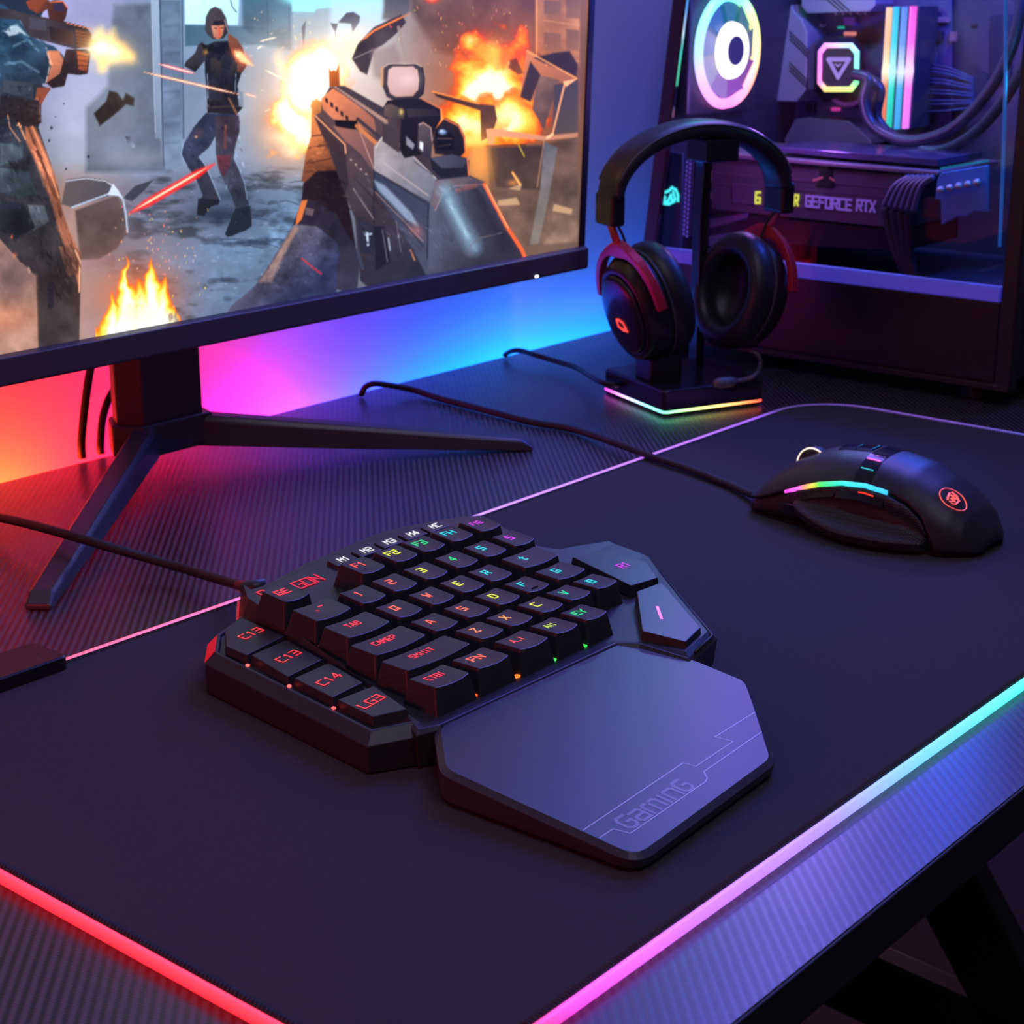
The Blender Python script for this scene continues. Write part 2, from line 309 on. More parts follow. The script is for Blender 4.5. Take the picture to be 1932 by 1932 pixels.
    p.poly(Z2((430, 130), (480, 75), (520, 70), (560, 95), (555, 130), (515, 190), (505, 140), (440, 135)), (40, 46, 58), (80, 88, 104), soft=1.0); p.line(Z2((410, 140), (420, 290)), 1.6, (46, 52, 64), 1, .9); p.poly(Z2((215, 160), (240, 120), (235, 200), (225, 290)), (60, 70, 86), soft=1, a=.9); p.poly(Z2((385, 135), (430, 140), (415, 185), (400, 170)), (50, 58, 70), soft=1)
    # --- explosions
    def ball(x, y, r, seed, stops, sx=1.0, sy=1.0, kn=1.3, a=1.0):
        nz = p.noise(r*.55, 5, seed); d = np.hypot((X-x)/sx, (Y-y)/sy)/r; h = np.clip(1.25-d-kn*(nz-.5), 0, 1); col = field(stops, h); m = np.clip((h-.10)*4.5, 0, 1)*a
        p.a = p.a*(1-m[..., None])+col*m[..., None]
    fire = [(.0, (120, 45, 20)), (.2, (205, 70, 20)), (.42, (250, 130, 35)), (.62, (255, 180, 70)), (.8, (255, 220, 120)), (1, (255, 250, 215))]
    p.blob(930, 180, 110, 120, (225, 105, 40), .75); p.blob(700, 170, 90, 110, (205, 180, 180), .5)
    ball(925, 165, 92, 21, fire, .95, 1.05, 1.5, .95); ball(950, 225, 60, 22, fire, 1.1, .8, 1.0, .9); ball(890, 240, 60, 24, fire, 1.2, .7, 1.2, .8)
    p.blob(958, 110, 26, 22, (235, 50, 20), .55); p.blob(905, 70, 30, 16, (200, 50, 25), .3)
    p.blob(930, 95, 20, 18, (255, 190, 90), .75, nz=.5); p.blob(952, 215, 24, 22, (255, 240, 170), .95, nz=.5); p.blob(905, 265, 22, 12, (255, 225, 140), .9, nz=.5)
    hot = [(.0, (150, 80, 50)), (.15, (235, 140, 80)), (.35, (255, 190, 110)), (.55, (255, 235, 175)), (.75, (255, 255, 235)), (1, (255, 255, 255))]
    p.blob(570, 150, 120, 110, (235, 190, 160), .55); p.blob(545, 240, 60, 70, (240, 150, 90), .6)
    ball(560, 215, 70, 31, hot, .7, 1.15, 1.3, .9); ball(590, 150, 72, 32, hot, .85, 1.0, 1.0, .95); p.blob(630, 110, 50, 48, (255, 250, 235), .75); p.blob(575, 160, 46, 48, (255, 255, 248), .95)
    for x, y, rx, ry, q in ((528, 120, 22, 9, 1.2), (548, 150, 26, 12, .9), (535, 262, 22, 16, .3), (552, 285, 20, 16, .2), (600, 215, 26, 60, .1), (660, 90, 40, 22, -.6)): p.blob(x, y, rx, ry, (255, 232, 190), .7, q, nz=.7)
    for k in range(50):
        q = p.rng.uniform(0, 6.28); r0 = p.rng.uniform(55, 120); x, y = 585+r0*math.cos(q)*.8, 165+r0*math.sin(q); p.line([(x, y), (x+7*math.cos(q), y+7*math.sin(q))], p.rng.uniform(.8, 2), (255, 225, 170), .9, p.rng.uniform(.3, .9), taper=True)
    # rubble lit by the fire
    p.poly(Z2((510, 345), (545, 260), (640, 160), (800, 85), (830, 130), (780, 190), (700, 260), (640, 300), (600, 440), (560, 420)), (56, 48, 52), (84, 70, 72), soft=1.8, tex=.35); p.line(Z2((570, 240), (640, 180), (860, 75)), 3.4, (245, 130, 70), 1.3, .95, taper=True); p.line(Z2((520, 345), (700, 265), (790, 190)), 1.8, (165, 150, 155), 1.0, .7); p.line(Z2((785, 160), (830, 350)), 6, (150, 132, 130), 1.2, .8)
    p.poly(Z2((620, 300), (760, 260), (800, 340), (780, 420), (700, 480), (640, 450)), (132, 112, 112), soft=8, a=.6)
    p.poly(Z2((1500, 560), (1540, 290), (1830, 460), (1640, 500), (1600, 600)), (196, 122, 84), (130, 84, 66), soft=1.5); p.poly(Z2((1580, 340), (1700, 310), (1790, 300), (1840, 380), (1830, 450), (1640, 370)), (52, 42, 44), soft=2); p.poly(Z2((1610, 440), (1730, 470), (1640, 760), (1570, 640)), (120, 92, 82), (86, 68, 66), soft=1.6, tex=.3); p.poly(Z2((1700, 500), (1840, 470), (1840, 780), (1690, 790)), (60, 58, 66), (84, 72, 70), soft=2)
    p.poly(Z2((1560, 360), (1620, 440), (1560, 600), (1500, 570)), (60, 46, 46), soft=2); p.line(Z2((1540, 300), (1830, 460)), 2.4, (255, 165, 110), 1, .9); p.line(Z2((1765, 480), (1690, 790)), 3.4, (232, 160, 118), 1, .9); p.poly(Z2((1750, 480), (1840, 460), (1770, 510)), (240, 170, 130), soft=1)
    p.poly(Z2((985, 540), (1250, 610), (1350, 620), (1365, 700), (1330, 800), (1270, 830), (1265, 650), (1010, 570)), (56, 40, 36), (90, 62, 50), soft=1.5); p.line(Z2((985, 540), (1260, 610)), 2.6, (255, 150, 80), 1, .8)
    p.poly(Z2((1300, 860), (1640, 850), (1840, 800), (1840, 1420), (1500, 1450), (1330, 1200)), (86, 66, 58), (112, 92, 82), ((930, 270), (1060, 440)), soft=4, tex=.45); p.poly(Z2((1320, 870), (1640, 860), (1620, 1120), (1360, 1100)), (58, 46, 46), (78, 62, 58), soft=3, a=.9, tex=.4)
    p.poly(Z2((1300, 760), (1340, 755), (1640, 800), (1840, 780), (1840, 806), (1640, 826), (1350, 800), (1345, 850), (1310, 845)), (210, 150, 118), (170, 120, 100), soft=1.2); p.line(Z2((1300, 858), (1530, 850)), 3, (70, 50, 46), 1, .9)
    p.poly(Z2((1640, 830), (1720, 870), (1660, 1200), (1610, 1430), (1555, 1440), (1620, 1100)), (96, 96, 104), (130, 118, 112), soft=1.5, tex=.3); p.line(Z2((1640, 830), (1600, 1100)), 1.6, (200, 150, 125), 1, .7); p.line(Z2((1660, 810), (1690, 790)), 5, (240, 190, 150), 1, .9)
    for q in (((1370, 1180), (1480, 1160), (1500, 1205), (1370, 1210)), ((1700, 1200), (1810, 1230), (1800, 1260), (1690, 1240)), ((1430, 1110), (1510, 1080), (1500, 1120))): p.poly(Z2(*q), (200, 165, 130), soft=1.4, a=.7)
    p.line(Z2((1455, 1015), (1500, 1085)), 4, (255, 180, 110), 1.4, .9); p.line(Z2((1490, 850), (1525, 920)), 2, (215, 190, 80), 1, .8); p.blob(968, 345, 10, 6, (255, 170, 90), .5)
    p.blob(905, 300, 26, 50, (255, 175, 90), .65, nz=.5); p.poly(Z2((1440, 350), (1480, 340), (1520, 430), (1490, 440), (1430, 400)), (74, 44, 32), soft=3, a=.75)
    for k in range(60):
        x, y = p.rng.normal(890, 70), p.rng.uniform(10, 130); p.line([(x, y), (x+p.rng.uniform(-2, 3), y+p.rng.uniform(1, 5))], p.rng.uniform(.8, 1.9), (255, p.rng.randint(110, 220), 110), .8, p.rng.uniform(.4, 1))
    for k in range(26):
        x, y = p.rng.uniform(455, 560), p.rng.uniform(20, 150); p.line([(x, y), (x+p.rng.uniform(-1, 4), y-1)], p.rng.uniform(.8, 1.8), (255, 215, 190), .8, p.rng.uniform(.4, 1))
    for a_, b_ in (((490, 78), (522, 70)), ((485, 92), (494, 87)), ((500, 132), (540, 152))): p.line([a_, b_], 2.6, (255, 230, 205), 1.2, .95, taper=True)
    # --- middle soldier
    def soldier():
        D = (36, 40, 52)
        p.blob(415, 405, 60, 18, (30, 38, 52), .75); p.blob(430, 370, 40, 10, (40, 50, 64), .5)
        p.poly(Z1((1340, 735), (1400, 740), (1540, 740), (1560, 830), (1440, 860), (1400, 890), (1360, 960), (1290, 1020), (1330, 1070), (1370, 1160), (1425, 1290), (1430, 1320), (1375, 1345), (1330, 1400), (1285, 1390), (1290, 1330), (1320, 1270), (1270, 1150), (1215, 1080), (1180, 1000), (1200, 930), (1260, 830)), (44, 52, 72), (46, 44, 52), soft=1.2, tex=.5)
        p.poly(Z1((1400, 760), (1555, 750), (1560, 850), (1530, 960), (1520, 1030), (1560, 1110), (1600, 1230), (1620, 1330), (1635, 1450), (1610, 1490), (1510, 1540), (1465, 1530), (1530, 1430), (1530, 1340), (1480, 1220), (1430, 1120), (1405, 1000)), (58, 50, 60), (52, 62, 78), soft=1.2, tex=.5)
        p.poly(Z1((1350, 640), (1560, 620), (1580, 700), (1540, 745), (1350, 735)), (38, 36, 42), soft=1.2)
        p.poly(Z1((1330, 300), (1400, 270), (1500, 265), (1570, 300), (1600, 420), (1570, 480), (1545, 560), (1565, 640), (1350, 660), (1335, 480)), (42, 44, 54), (34, 34, 40), soft=1.2, tex=.5)
        p.poly(Z1((1320, 270), (1345, 330), (1330, 400), (1270, 470), (1200, 430), (1210, 400), (1270, 345), (1290, 290)), (72, 62, 66), (42, 46, 56), soft=1.2, tex=.4)
        p.poly(Z1((1480, 215), (1540, 250), (1580, 310), (1605, 430), (1575, 475), (1520, 460), (1530, 380), (1490, 300)), (150, 96, 74), (92, 60, 56), soft=1.2, tex=.4)
        p.poly(Z1((1335, 195), (1340, 110), (1365, 60), (1400, 42), (1440, 60), (1470, 110), (1490, 200), (1455, 250), (1385, 255), (1350, 225)), (72, 66, 70), (48, 46, 52), soft=1.2, tex=.25)
        p.poly(Z1((1375, 170), (1390, 140), (1430, 130), (1460, 170), (1450, 230), (1420, 258), (1390, 240)), (206, 150, 128), (150, 92, 78), soft=1.4); p.line(Z1((1425, 175), (1432, 245)), 2.2, (205, 70, 44), 1.0, .85); p.poly(Z1((1375, 165), (1392, 135), (1455, 130), (1468, 160), (1420, 168)), (40, 36, 42), soft=1.4); p.line(Z1((1395, 182), (1412, 186)), 1.6, (60, 36, 34), .8); p.line(Z1((1436, 184), (1452, 180)), 1.6, (60, 36, 34), .8); p.line(Z1((1462, 130), (1485, 205)), 2, (200, 170, 165), 1, .6)
        p.poly(Z1((1310, 285), (1400, 300), (1480, 285), (1500, 330), (1430, 350), (1330, 330)), (26, 28, 34), soft=1.0); p.line(Z1((1330, 345), (1400, 400), (1470, 330)), 4, (30, 30, 36), 1); p.blob(388, 98, 4, 5, (230, 170, 80), .6)
        for q in ((1370, 400), (1400, 420), (1500, 430)): p.poly(Z1((q[0], q[1]-20), (q[0]+45, q[1]-24), (q[0]+45, q[1]+60), (q[0], q[1]+64)), (58, 54, 54), (40, 38, 42), soft=1.1)
        p.line(Z1((1350, 700), (1560, 690)), 3, (60, 54, 54), 1, .9); p.line(Z1((1490, 640), (1540, 740)), 4, (130, 92, 74), 1, .8); p.poly(Z1((1545, 590), (1580, 600), (1585, 700), (1555, 690)), (120, 128, 145), soft=1)
        for P_ in (((1350, 480), (1355, 640)), ((1190, 930), (1180, 1010), (1220, 1085)), ((1300, 1020), (1340, 1080), (1380, 1170), (1435, 1300)), ((1540, 980), (1530, 1040), (1590, 1180), (1610, 1300)), ((1535, 480), (1530, 600))): p.line(Z1(*P_), 1.5, (140, 165, 195), .9, .75)
        p.line(Z1((1470, 820), (1465, 960)), 5, (120, 66, 58), 1.6, .6); p.poly(Z1((1410, 1010), (1500, 1010), (1495, 1090), (1450, 1150), (1420, 1090)), (106, 54, 62), (60, 44, 56), soft=1.5, a=.9); p.blob(370, 258, 2.5, 2.5, (235, 180, 150), .9); p.blob(375, 250, 9, 9, (90, 60, 66), .5)
        p.poly(Z1((1290, 1290), (1430, 1300), (1420, 1335), (1370, 1345), (1330, 1405), (1280, 1400)), (34, 36, 44), soft=1); p.poly(Z1((1530, 1360), (1630, 1340), (1640, 1470), (1600, 1500), (1480, 1545), (1465, 1520)), (36, 40, 50), soft=1)
        p.blob(455, 108, 17, 9, (255, 110, 60), .9, .6); p.blob(452, 104, 9, 6, (255, 240, 200), 1, .6); p.poly(Z1((1525, 330), (1570, 340), (1650, 430), (1560, 400)), (255, 200, 150), soft=2.5)
    soldier()
    p.scrib(Z1((1200, 850), (1560, 750), (1620, 1400), (1500, 1500), (1400, 900), (1250, 1150)), 90, 1.2, 9, .35, 1.6, 11)
    p.scrib(Z1((1330, 300), (1570, 300), (1560, 700), (1350, 700)), 70, .4, 7, .4, 1.6, 12, 1.2)
    # tracers
    for q, w_, c, cc in ((((1030, 415), (1270, 480)), 3.4, (255, 70, 80), (255, 220, 210)), (((930, 468), (1560, 615)), 2.8, (255, 110, 80), (255, 230, 200)), (((1590, 610), (1670, 632)), 2.0, (255, 150, 120), (255, 220, 200))):
        p.line(Z1(*q), w_*1.9, c, 2.2, .55, taper=True); p.line(Z1(*q), w_*.8, cc, .9, .95, taper=True)
    p.line(Z1((840, 1390), (1400, 1065)), 15, (250, 40, 40), 4.5, .75, taper=True); p.line(Z1((860, 1375), (1370, 1080)), 6, (255, 120, 100), 2, .95, taper=True); p.line(Z1((880, 1365), (1340, 1095)), 2.6, (255, 225, 200), 1.2, .95, taper=True)
    # --- left soldier
    def left():
        p.poly(Z1((-1300, -700), (60, -700), (280, -200), (300, 40), (250, 140), (-100, 120), (-700, 300)), (34, 42, 60), (40, 50, 66), soft=2)
        p.poly(Z1((-900, 500), (260, 500), (280, 560), (330, 580), (270, 660), (265, 780), (250, 830), (330, 1060), (380, 1230), (400, 1360), (440, 1480), (470, 1580), (520, 1640), (525, 1800), (515, 2300), (250, 2300), (232, 1800), (130, 1700), (0, 1560), (-200, 1300), (-800, 1200)), (48, 54, 66), (54, 48, 50), ((0, 150), (120, 520)), soft=1.3, tex=.55)
        p.poly(Z1((120, 1700), (240, 1790), (250, 2300), (-600, 2300), (-600, 1400), (0, 1560)), (112, 94, 94), (158, 122, 108), soft=4, a=.7, tex=.5); p.blob(0, 600, 60, 30, (205, 130, 96), .5, nz=.8); p.blob(20, 520, 30, 40, (70, 62, 70), .5, nz=.8)
        p.poly(Z1((-500, 20), (20, 30), (90, 80), (180, 210), (260, 270), (350, 300), (410, 360), (430, 420), (380, 490), (290, 545), (150, 540), (-500, 600)), (44, 74, 98), (50, 62, 78), ((0, 10), (90, 160)), soft=1.3, tex=.5)
        p.poly(Z1((300, 330), (380, 330), (430, 420), (370, 500), (300, 540), (330, 430)), (236, 148, 104), (140, 84, 72), soft=2.0, a=.85); p.line(Z1((300, 310), (330, 400), (300, 535)), 2.2, (220, 200, 200), 1.4, .6)
        for q in (((20, 200), (110, 160), (160, 220)), ((90, 300), (180, 260), (250, 330)), ((30, 420), (140, 400), (250, 470))): p.line(Z1(*q), 5, (120, 150, 172), 2.4, .45)
        p.poly(Z1((25, 200), (70, 170), (110, 165), (190, 240), (140, 215), (60, 235)), (205, 220, 232), soft=2.2, a=.7)
        p.poly(Z1((170, 10), (260, -20), (320, 0), (310, 60), (250, 90), (190, 60)), (150, 74, 52), (70, 46, 44), soft=1.5)
        p.poly(Z1((-300, 30), (60, 60), (180, 90), (420, 140), (560, 175), (595, 220), (600, 290), (490, 320), (300, 270), (190, 235), (130, 130), (-300, 90)), (52, 50, 60), (66, 58, 62), soft=1.2, tex=.3)
        p.poly(Z1((190, 110), (300, 130), (300, 200), (190, 190)), (70, 68, 80), soft=1); p.poly(Z1((320, 170), (480, 210), (480, 290), (330, 260)), (40, 36, 42), (90, 66, 58), soft=1.2); p.poly(Z1((490, 190), (590, 210), (590, 310), (500, 310)), (120, 78, 62), (80, 52, 46), soft=1.2)
        for k in range(7): p.line(Z1((440+k*18, 152+k*5), (444+k*18, 178+k*5)), 1.8, (34, 28, 30), .8, .8)
        for k in range(4): p.line(Z1((495, 215+k*22), (590, 228+k*22)), 1.6, (46, 34, 34), .8, .7)
        p.poly(Z1((300, 20), (350, 0), (410, 5), (440, 50), (430, 110), (410, 150), (320, 125)), (86, 52, 46), (58, 40, 42), soft=1.2); p.poly(Z1((345, 20), (410, 25), (420, 75), (350, 70)), (54, 48, 70), soft=1.4); p.line(Z1((330, 15), (410, 8), (438, 50)), 2, (235, 130, 96), 1, .8)
        p.poly(Z1((180, 20), (210, -60), (300, -100), (300, 0), (240, 90)), (120, 66, 52), soft=2, a=.8)
        p.poly(Z1((430, 320), (560, 320), (590, 340), (570, 480), (520, 490), (440, 480), (420, 560), (340, 575), (300, 540), (390, 480)), (60, 44, 44), (40, 36, 42), soft=1.2, tex=.4); p.poly(Z1((500, 330), (580, 350), (565, 470), (510, 450)), (196, 104, 66), (120, 64, 48), soft=1.6, a=.9)
        for k in range(4): p.line(Z1((505, 360+k*32), (572, 368+k*32)), 2, (70, 40, 36), 1, .8)
        p.line(Z1((435, 150), (600, 190)), 1.6, (230, 130, 90), .9, .8); p.poly(Z1((595, 255), (640, 270), (630, 300), (595, 300)), (60, 40, 36), soft=1)
        p.poly(Z1((160, 800), (230, 830), (300, 990), (370, 1180), (400, 1350), (450, 1500), (520, 1640), (520, 1900), (470, 1700), (400, 1560), (330, 1300), (240, 1080), (170, 920)), (180, 112, 84), (150, 98, 80), soft=3, a=.85, tex=.5)
        p.line(Z1((175, 800), (250, 1000), (340, 1230), (400, 1400)), 5, (92, 58, 48), 1.4, .85); p.line(Z1((200, 800), (300, 1040), (385, 1290)), 2, (235, 160, 120), 1, .8)
        p.poly(Z1((20, 520), (220, 540), (215, 650), (20, 600)), (66, 72, 84), (52, 56, 66), soft=1.2); p.poly(Z1((240, 570), (330, 570), (270, 680), (230, 640)), (126, 72, 56), soft=1.5); p.poly(Z1((0, 620), (260, 660), (270, 800), (180, 830), (40, 760), (0, 780)), (40, 38, 44), (58, 46, 46), soft=1.4, tex=.4)
        p.line(Z1((50, 750), (65, 830), (130, 920)), 2.4, (170, 130, 112), 1, .9); p.line(Z1((120, 800), (165, 905)), 3.4, (220, 150, 110), 1, .8); p.line(Z1((260, 650), (255, 780)), 3, (120, 84, 72), 1, .8)
        for q, c in ((((0, 930), (150, 950), (150, 1030), (0, 1080)), (84, 96, 108)), (((0, 1090), (190, 1120), (240, 1260), (120, 1290), (0, 1250)), (74, 86, 96)), (((180, 1330), (290, 1340), (320, 1440), (220, 1500)), (98, 104, 116)), (((0, 1300), (160, 1330), (230, 1480), (100, 1560), (0, 1500)), (42, 46, 56)), (((380, 1600), (500, 1620), (510, 1780), (440, 1800)), (128, 92, 80))): p.poly(Z1(*q), c, tuple(int(v*.66) for v in c), soft=1.6, a=.85, tex=.5)
        p.line(Z1((490, 1630), (520, 1700), (515, 1900)), 2.6, (240, 190, 160), 1.2, .8); p.blob(92/3.45+1, 1660/3.45, 4, 4, (230, 140, 100), .5); p.blob(78/3.45, 1540/3.45, 2, 3, (255, 120, 90), .9); p.line(Z1((330, 1850), (330, 1990)), 12, (36, 34, 42), 2, .7)
    left()
    p.scrib(Z1((-100, 60), (200, 230), (350, 310), (400, 420), (280, 530), (-100, 560)), 70, .6, 16, .3, 2.6, 13)
    p.scrib(Z1((0, 560), (260, 560), (260, 800), (0, 900)), 60, .2, 9, .4, 2.0, 14, 1.3)
    p.scrib(Z1((-100, 900), (200, 900), (400, 1400), (520, 1700), (500, 1950), (260, 1950), (100, 1650), (-100, 1500)), 150, 1.1, 16, .32, 2.2, 15)
    p.scrib(Z1((180, 900), (260, 900), (400, 1400), (520, 1700), (480, 1900), (350, 1400)), 60, 1.15, 20, .35, 2.0, 16, .25)
    p.blob(203, 90, 40, 24, (255, 190, 110), .7, .25); p.blob(195, 92, 26, 17, (255, 235, 170), .9, .2)
    p.poly(Z1((600, 260), (620, 200), (660, 180), (690, 230), (740, 190), (760, 270), (810, 290), (870, 355), (850, 405), (760, 390), (700, 420), (670, 455), (640, 390), (600, 340)), (255, 236, 170), (255, 200, 110), soft=13, a=.75); p.blob(205, 100, 34, 20, (255, 240, 195), .7, .25, nz=.9); p.blob(240, 104, 14, 7, (255, 220, 150), .8, .5, nz=.6); p.blob(193, 122, 7, 12, (255, 220, 150), .7, .2, nz=.6); p.blob(190, 90, 15, 11, (255, 255, 240), 1.0); p.blob(215, 97, 14, 9, (255, 250, 215), .9, .3)
    # bottom fire
    p.blob(262, 560, 75, 60, (235, 110, 50), .65); 
    nf = p.noise(26, 4, 41, (.55, 1.5)); nw = p.noise(40, 3, 42)
    xx = X+(nw-.5)*26; topy = np.interp(xx, [188, 200, 208, 216, 222, 230, 238, 244, 252, 262, 272, 280, 286, 294, 300, 308, 316, 326, 336], [612, 575, 540, 566, 540, 505, 478, 520, 535, 520, 528, 488, 478, 515, 530, 512, 545, 570, 612])
    hgt = np.clip((Y-topy)/58+.45*(nf-.5), 0, 1)*np.clip((680-Y)/30, 0, 1)*((X > 180)&(X < 345)); col = field([(.0, (190, 60, 25)), (.12, (240, 110, 40)), (.3, (255, 165, 60)), (.5, (255, 215, 110)), (.75, (255, 245, 170)), (1, (255, 252, 215))], hgt); m = np.clip(hgt*6, 0, 1)[..., None]; hole = np.clip((nf-.60)*6, 0, .75)[..., None]
    p.a = p.a*(1-m*(1-hole))+col*m*(1-hole)
    p.blob(250, 590, 30, 16, (255, 245, 185), .6, nz=.6)
    for k in range(70):
        x, y = p.rng.normal(305, 40), p.rng.normal(475, 45); p.line([(x, y), (x+p.rng.uniform(-1, 2), y+p.rng.uniform(1, 4))], p.rng.uniform(.8, 2.0), (255, p.rng.randint(120, 225), p.rng.randint(80, 180)), .8, p.rng.uniform(.35, 1))
    # --- rifle and arms in the foreground
    def rifle():
        p.poly(Z2((275, 590), (330, 600), (370, 760), (400, 900), (430, 1010), (300, 1030), (235, 1080), (215, 1060), (240, 900), (270, 800)), (206, 128, 78), (92, 56, 44), ((590, 200), (590, 340)), soft=1.4, tex=.45)
        for q in (((275, 800), (350, 790)), ((258, 870), (380, 850)), ((245, 960), (400, 930)), ((238, 1010), (410, 1000))): p.line(Z2(*q), 3, (74, 44, 36), 1.4, .7)
        p.poly(Z2((225, 1080), (300, 1010), (420, 1000), (470, 1100), (510, 1300), (540, 1500), (430, 1330), (300, 1290), (215, 1180)), (34, 24, 26), (42, 34, 40), soft=1.4, tex=.4)
        p.poly(Z2((160, 1330), (220, 1170), (300, 1180), (420, 1260), (480, 1370), (560, 1500), (540, 1740), (420, 1700), (330, 1620), (300, 1560), (420, 1450), (330, 1350)), (40, 34, 42), (56, 56, 74), soft=1.4, tex=.3); p.poly(Z2((185, 1270), (215, 1180), (250, 1175), (215, 1290), (180, 1330)), (190, 110, 66), soft=1.4); p.poly(Z2((240, 1220), (290, 1230), (280, 1270), (236, 1260)), (110, 92, 96), soft=1.5, a=.8)
        p.poly(Z2((-60, 1680), (10, 1580), (170, 1320), (300, 1330), (420, 1420), (440, 1480), (420, 1560), (420, 1760), (-260, 1900), (-200, 1800)), (96, 92, 108), (48, 52, 78), ((540, 440), (610, 520)), soft=1.5, tex=.5); p.poly(Z2((-40, 1660), (30, 1560), (170, 1330), (200, 1340), (110, 1500), (40, 1660)), (196, 150, 120), (120, 104, 112), soft=4, a=.7); p.line(Z2((215, 1520), (330, 1610)), 2.0, (205, 44, 44), 1, .9)
        mk = ((Y > 425) & (Y < 530) & (X > 490) & (X < 640)); p.a[mk] *= (1+.35*(n3[mk]-.5))[..., None]
        # gun body
        p.poly(Z2((330, 600), (380, 510), (470, 510), (700, 640), (830, 700), (980, 940), (1200, 940), (1200, 1030), (1290, 1070), (1350, 1180), (1515, 1475), (1560, 1580), (960, 1700), (640, 1720), (560, 1650), (530, 1290), (470, 1140), (380, 900), (290, 690)), (86, 66, 66), (40, 42, 56), ((600, 190), (860, 470)), soft=1.4, tex=.22)
        p.poly(Z2((330, 580), (400, 520), (560, 620), (640, 700), (660, 810), (540, 730), (400, 700), (340, 640)), (214, 130, 92), (120, 82, 76), soft=1.3, tex=.2)
        for k in range(5): x, y = 352+k*30, 572+k*26; p.poly(Z2((x, y), (x+17, y+8), (x+20, y+38), (x+3, y+28)), (44, 30, 30), soft=1)
        p.poly(Z2((385, 500), (470, 505), (710, 640), (720, 720), (690, 720), (560, 630)), (74, 62, 64), (56, 50, 58), soft=1.2)
        for k in range(20): t = k/19; x, y = 405+t*290, 505+t*195; p.poly(Z2((x, y), (x+16+t*8, y+2), (x+20+t*10, y+16+t*12), (x+4, y+14+t*12)), (182, 140, 124), (130, 112, 112), soft=.9, a=.95)
        p.poly(Z2((375, 400), (390, 420), (405, 410), (418, 420), (435, 370), (440, 505), (378, 510)), (196, 110, 48), (130, 70, 40), soft=1.2)
        p.poly(Z2((265, 620), (300, 580), (335, 600), (330, 660), (290, 680)), (226, 160, 96), (150, 92, 60), soft=2)
        p.poly(Z2((290, 680), (330, 690), (470, 850), (490, 1080), (470, 1140), (430, 1030), (380, 880)), (72, 52, 50), (46, 42, 50), soft=1.3); p.line(Z2((295, 680), (470, 850), (475, 900)), 3, (226, 160, 124), 1.2, .85)
        p.poly(Z2((410, 705), (540, 710), (555, 760), (420, 755)), (26, 22, 24), soft=1.2); p.poly(Z2((400, 740), (560, 770), (650, 860), (630, 1000), (560, 900), (470, 830)), (148, 100, 88), (96, 74, 80), soft=1.4); p.line(Z2((540, 740), (660, 850)), 8, (210, 130, 84), 2, .8); p.line(Z2((545, 700), (700, 830)), 7, (56, 50, 58), 1.4, .9)
        p.poly(Z2((490, 900), (640, 1010), (640, 1160), (600, 1240), (500, 1100)), (82, 66, 68), (56, 52, 62), soft=1.2); 
        for k in range(4): p.blob(500+(505+k*30)/3.116, (940+k*28)/3.116, 2.0, 1.2, (235, 205, 190), .9, .7)
        p.poly(Z2((640, 860), (690, 800), (800, 850), (1010, 1050), (970, 1190), (640, 1000)), (150, 138, 140), (96, 100, 116), soft=1.3, tex=.25); p.line(Z2((650, 870), (690, 805), (800, 850), (1005, 1050)), 1.8, (214, 196, 190), 1, .7)
        p.poly(Z2((640, 1010), (970, 1195), (960, 1640), (860, 1450), (640, 1110)), (54, 58, 76), (72, 74, 92), soft=1.3); p.line(Z2((640, 1060), (760, 1180), (900, 1330)), 15, (150, 166, 188), 5, .75, taper=True); p.line(Z2((635, 1100), (800, 1290), (930, 1450)), 2, (30, 32, 44), 1, .9); p.line(Z2((520, 1110), (640, 1290)), 2.2, (170, 150, 150), 1.2, .6); p.line(Z2((650, 1130), (930, 1420)), 1.6, (190, 150, 140), 1, .7)
        p.poly(Z2((540, 1270), (650, 1330), (640, 1500), (560, 1480)), (48, 46, 58), (40, 42, 58), soft=1.3); p.line(Z2((600, 1370), (606, 1440)), 4, (190, 205, 225), 1.2, .9); p.line(Z2((590, 1380), (625, 1375)), 3.2, (190, 205, 225), 1.2, .8); p.line(Z2((725, 1400), (735, 1470)), 2.6, (170, 180, 200), 1.2, .8); p.blob(752, 446, 1.6, 3, (210, 215, 230), .8); p.line(Z2((545, 1480), (575, 1580)), 5, (60, 66, 86), 1.6, .9); p.line(Z2((855, 1470), (880, 1530)), 2.4, (220, 150, 110), 1.1, .8); p.poly(Z2((640, 1330), (700, 1330), (740, 1540), (650, 1590)), (30, 30, 40), soft=2, a=.85)
        p.blob(785, 435, 16, 10, (170, 110, 108), .55, .7)
        # stock
        p.poly(Z2((970, 1190), (1010, 1060), (1200, 1040), (1290, 1070), (1345, 1170), (1515, 1475), (1570, 1600), (1200, 1660), (960, 1700), (955, 1400)), (84, 88, 106), (52, 52, 66), ((830, 350), (960, 440)), soft=1.3, tex=.2)
        p.poly(Z2((1000, 1060), (1200, 1040), (1290, 1070), (1310, 1110), (1110, 1090), (1040, 1150), (1000, 1240), (975, 1200)), (110, 96, 104), (74, 68, 80), soft=1.6); p.line(Z2((1000, 1240), (1040, 1150), (1110, 1095), (1290, 1080)), 1.6, (170, 140, 140), 1, .7)
        p.line(Z2((1060, 1120), (1130, 1280), (1225, 1450)), 26, (120, 146, 166), 22, .85); p.line(Z2((1080, 1180), (1190, 1390)), 8, (160, 184, 202), 9, .6); p.line(Z2((1240, 1120), (1330, 1290), (1410, 1450)), 26, (40, 38, 50), 26, .7)
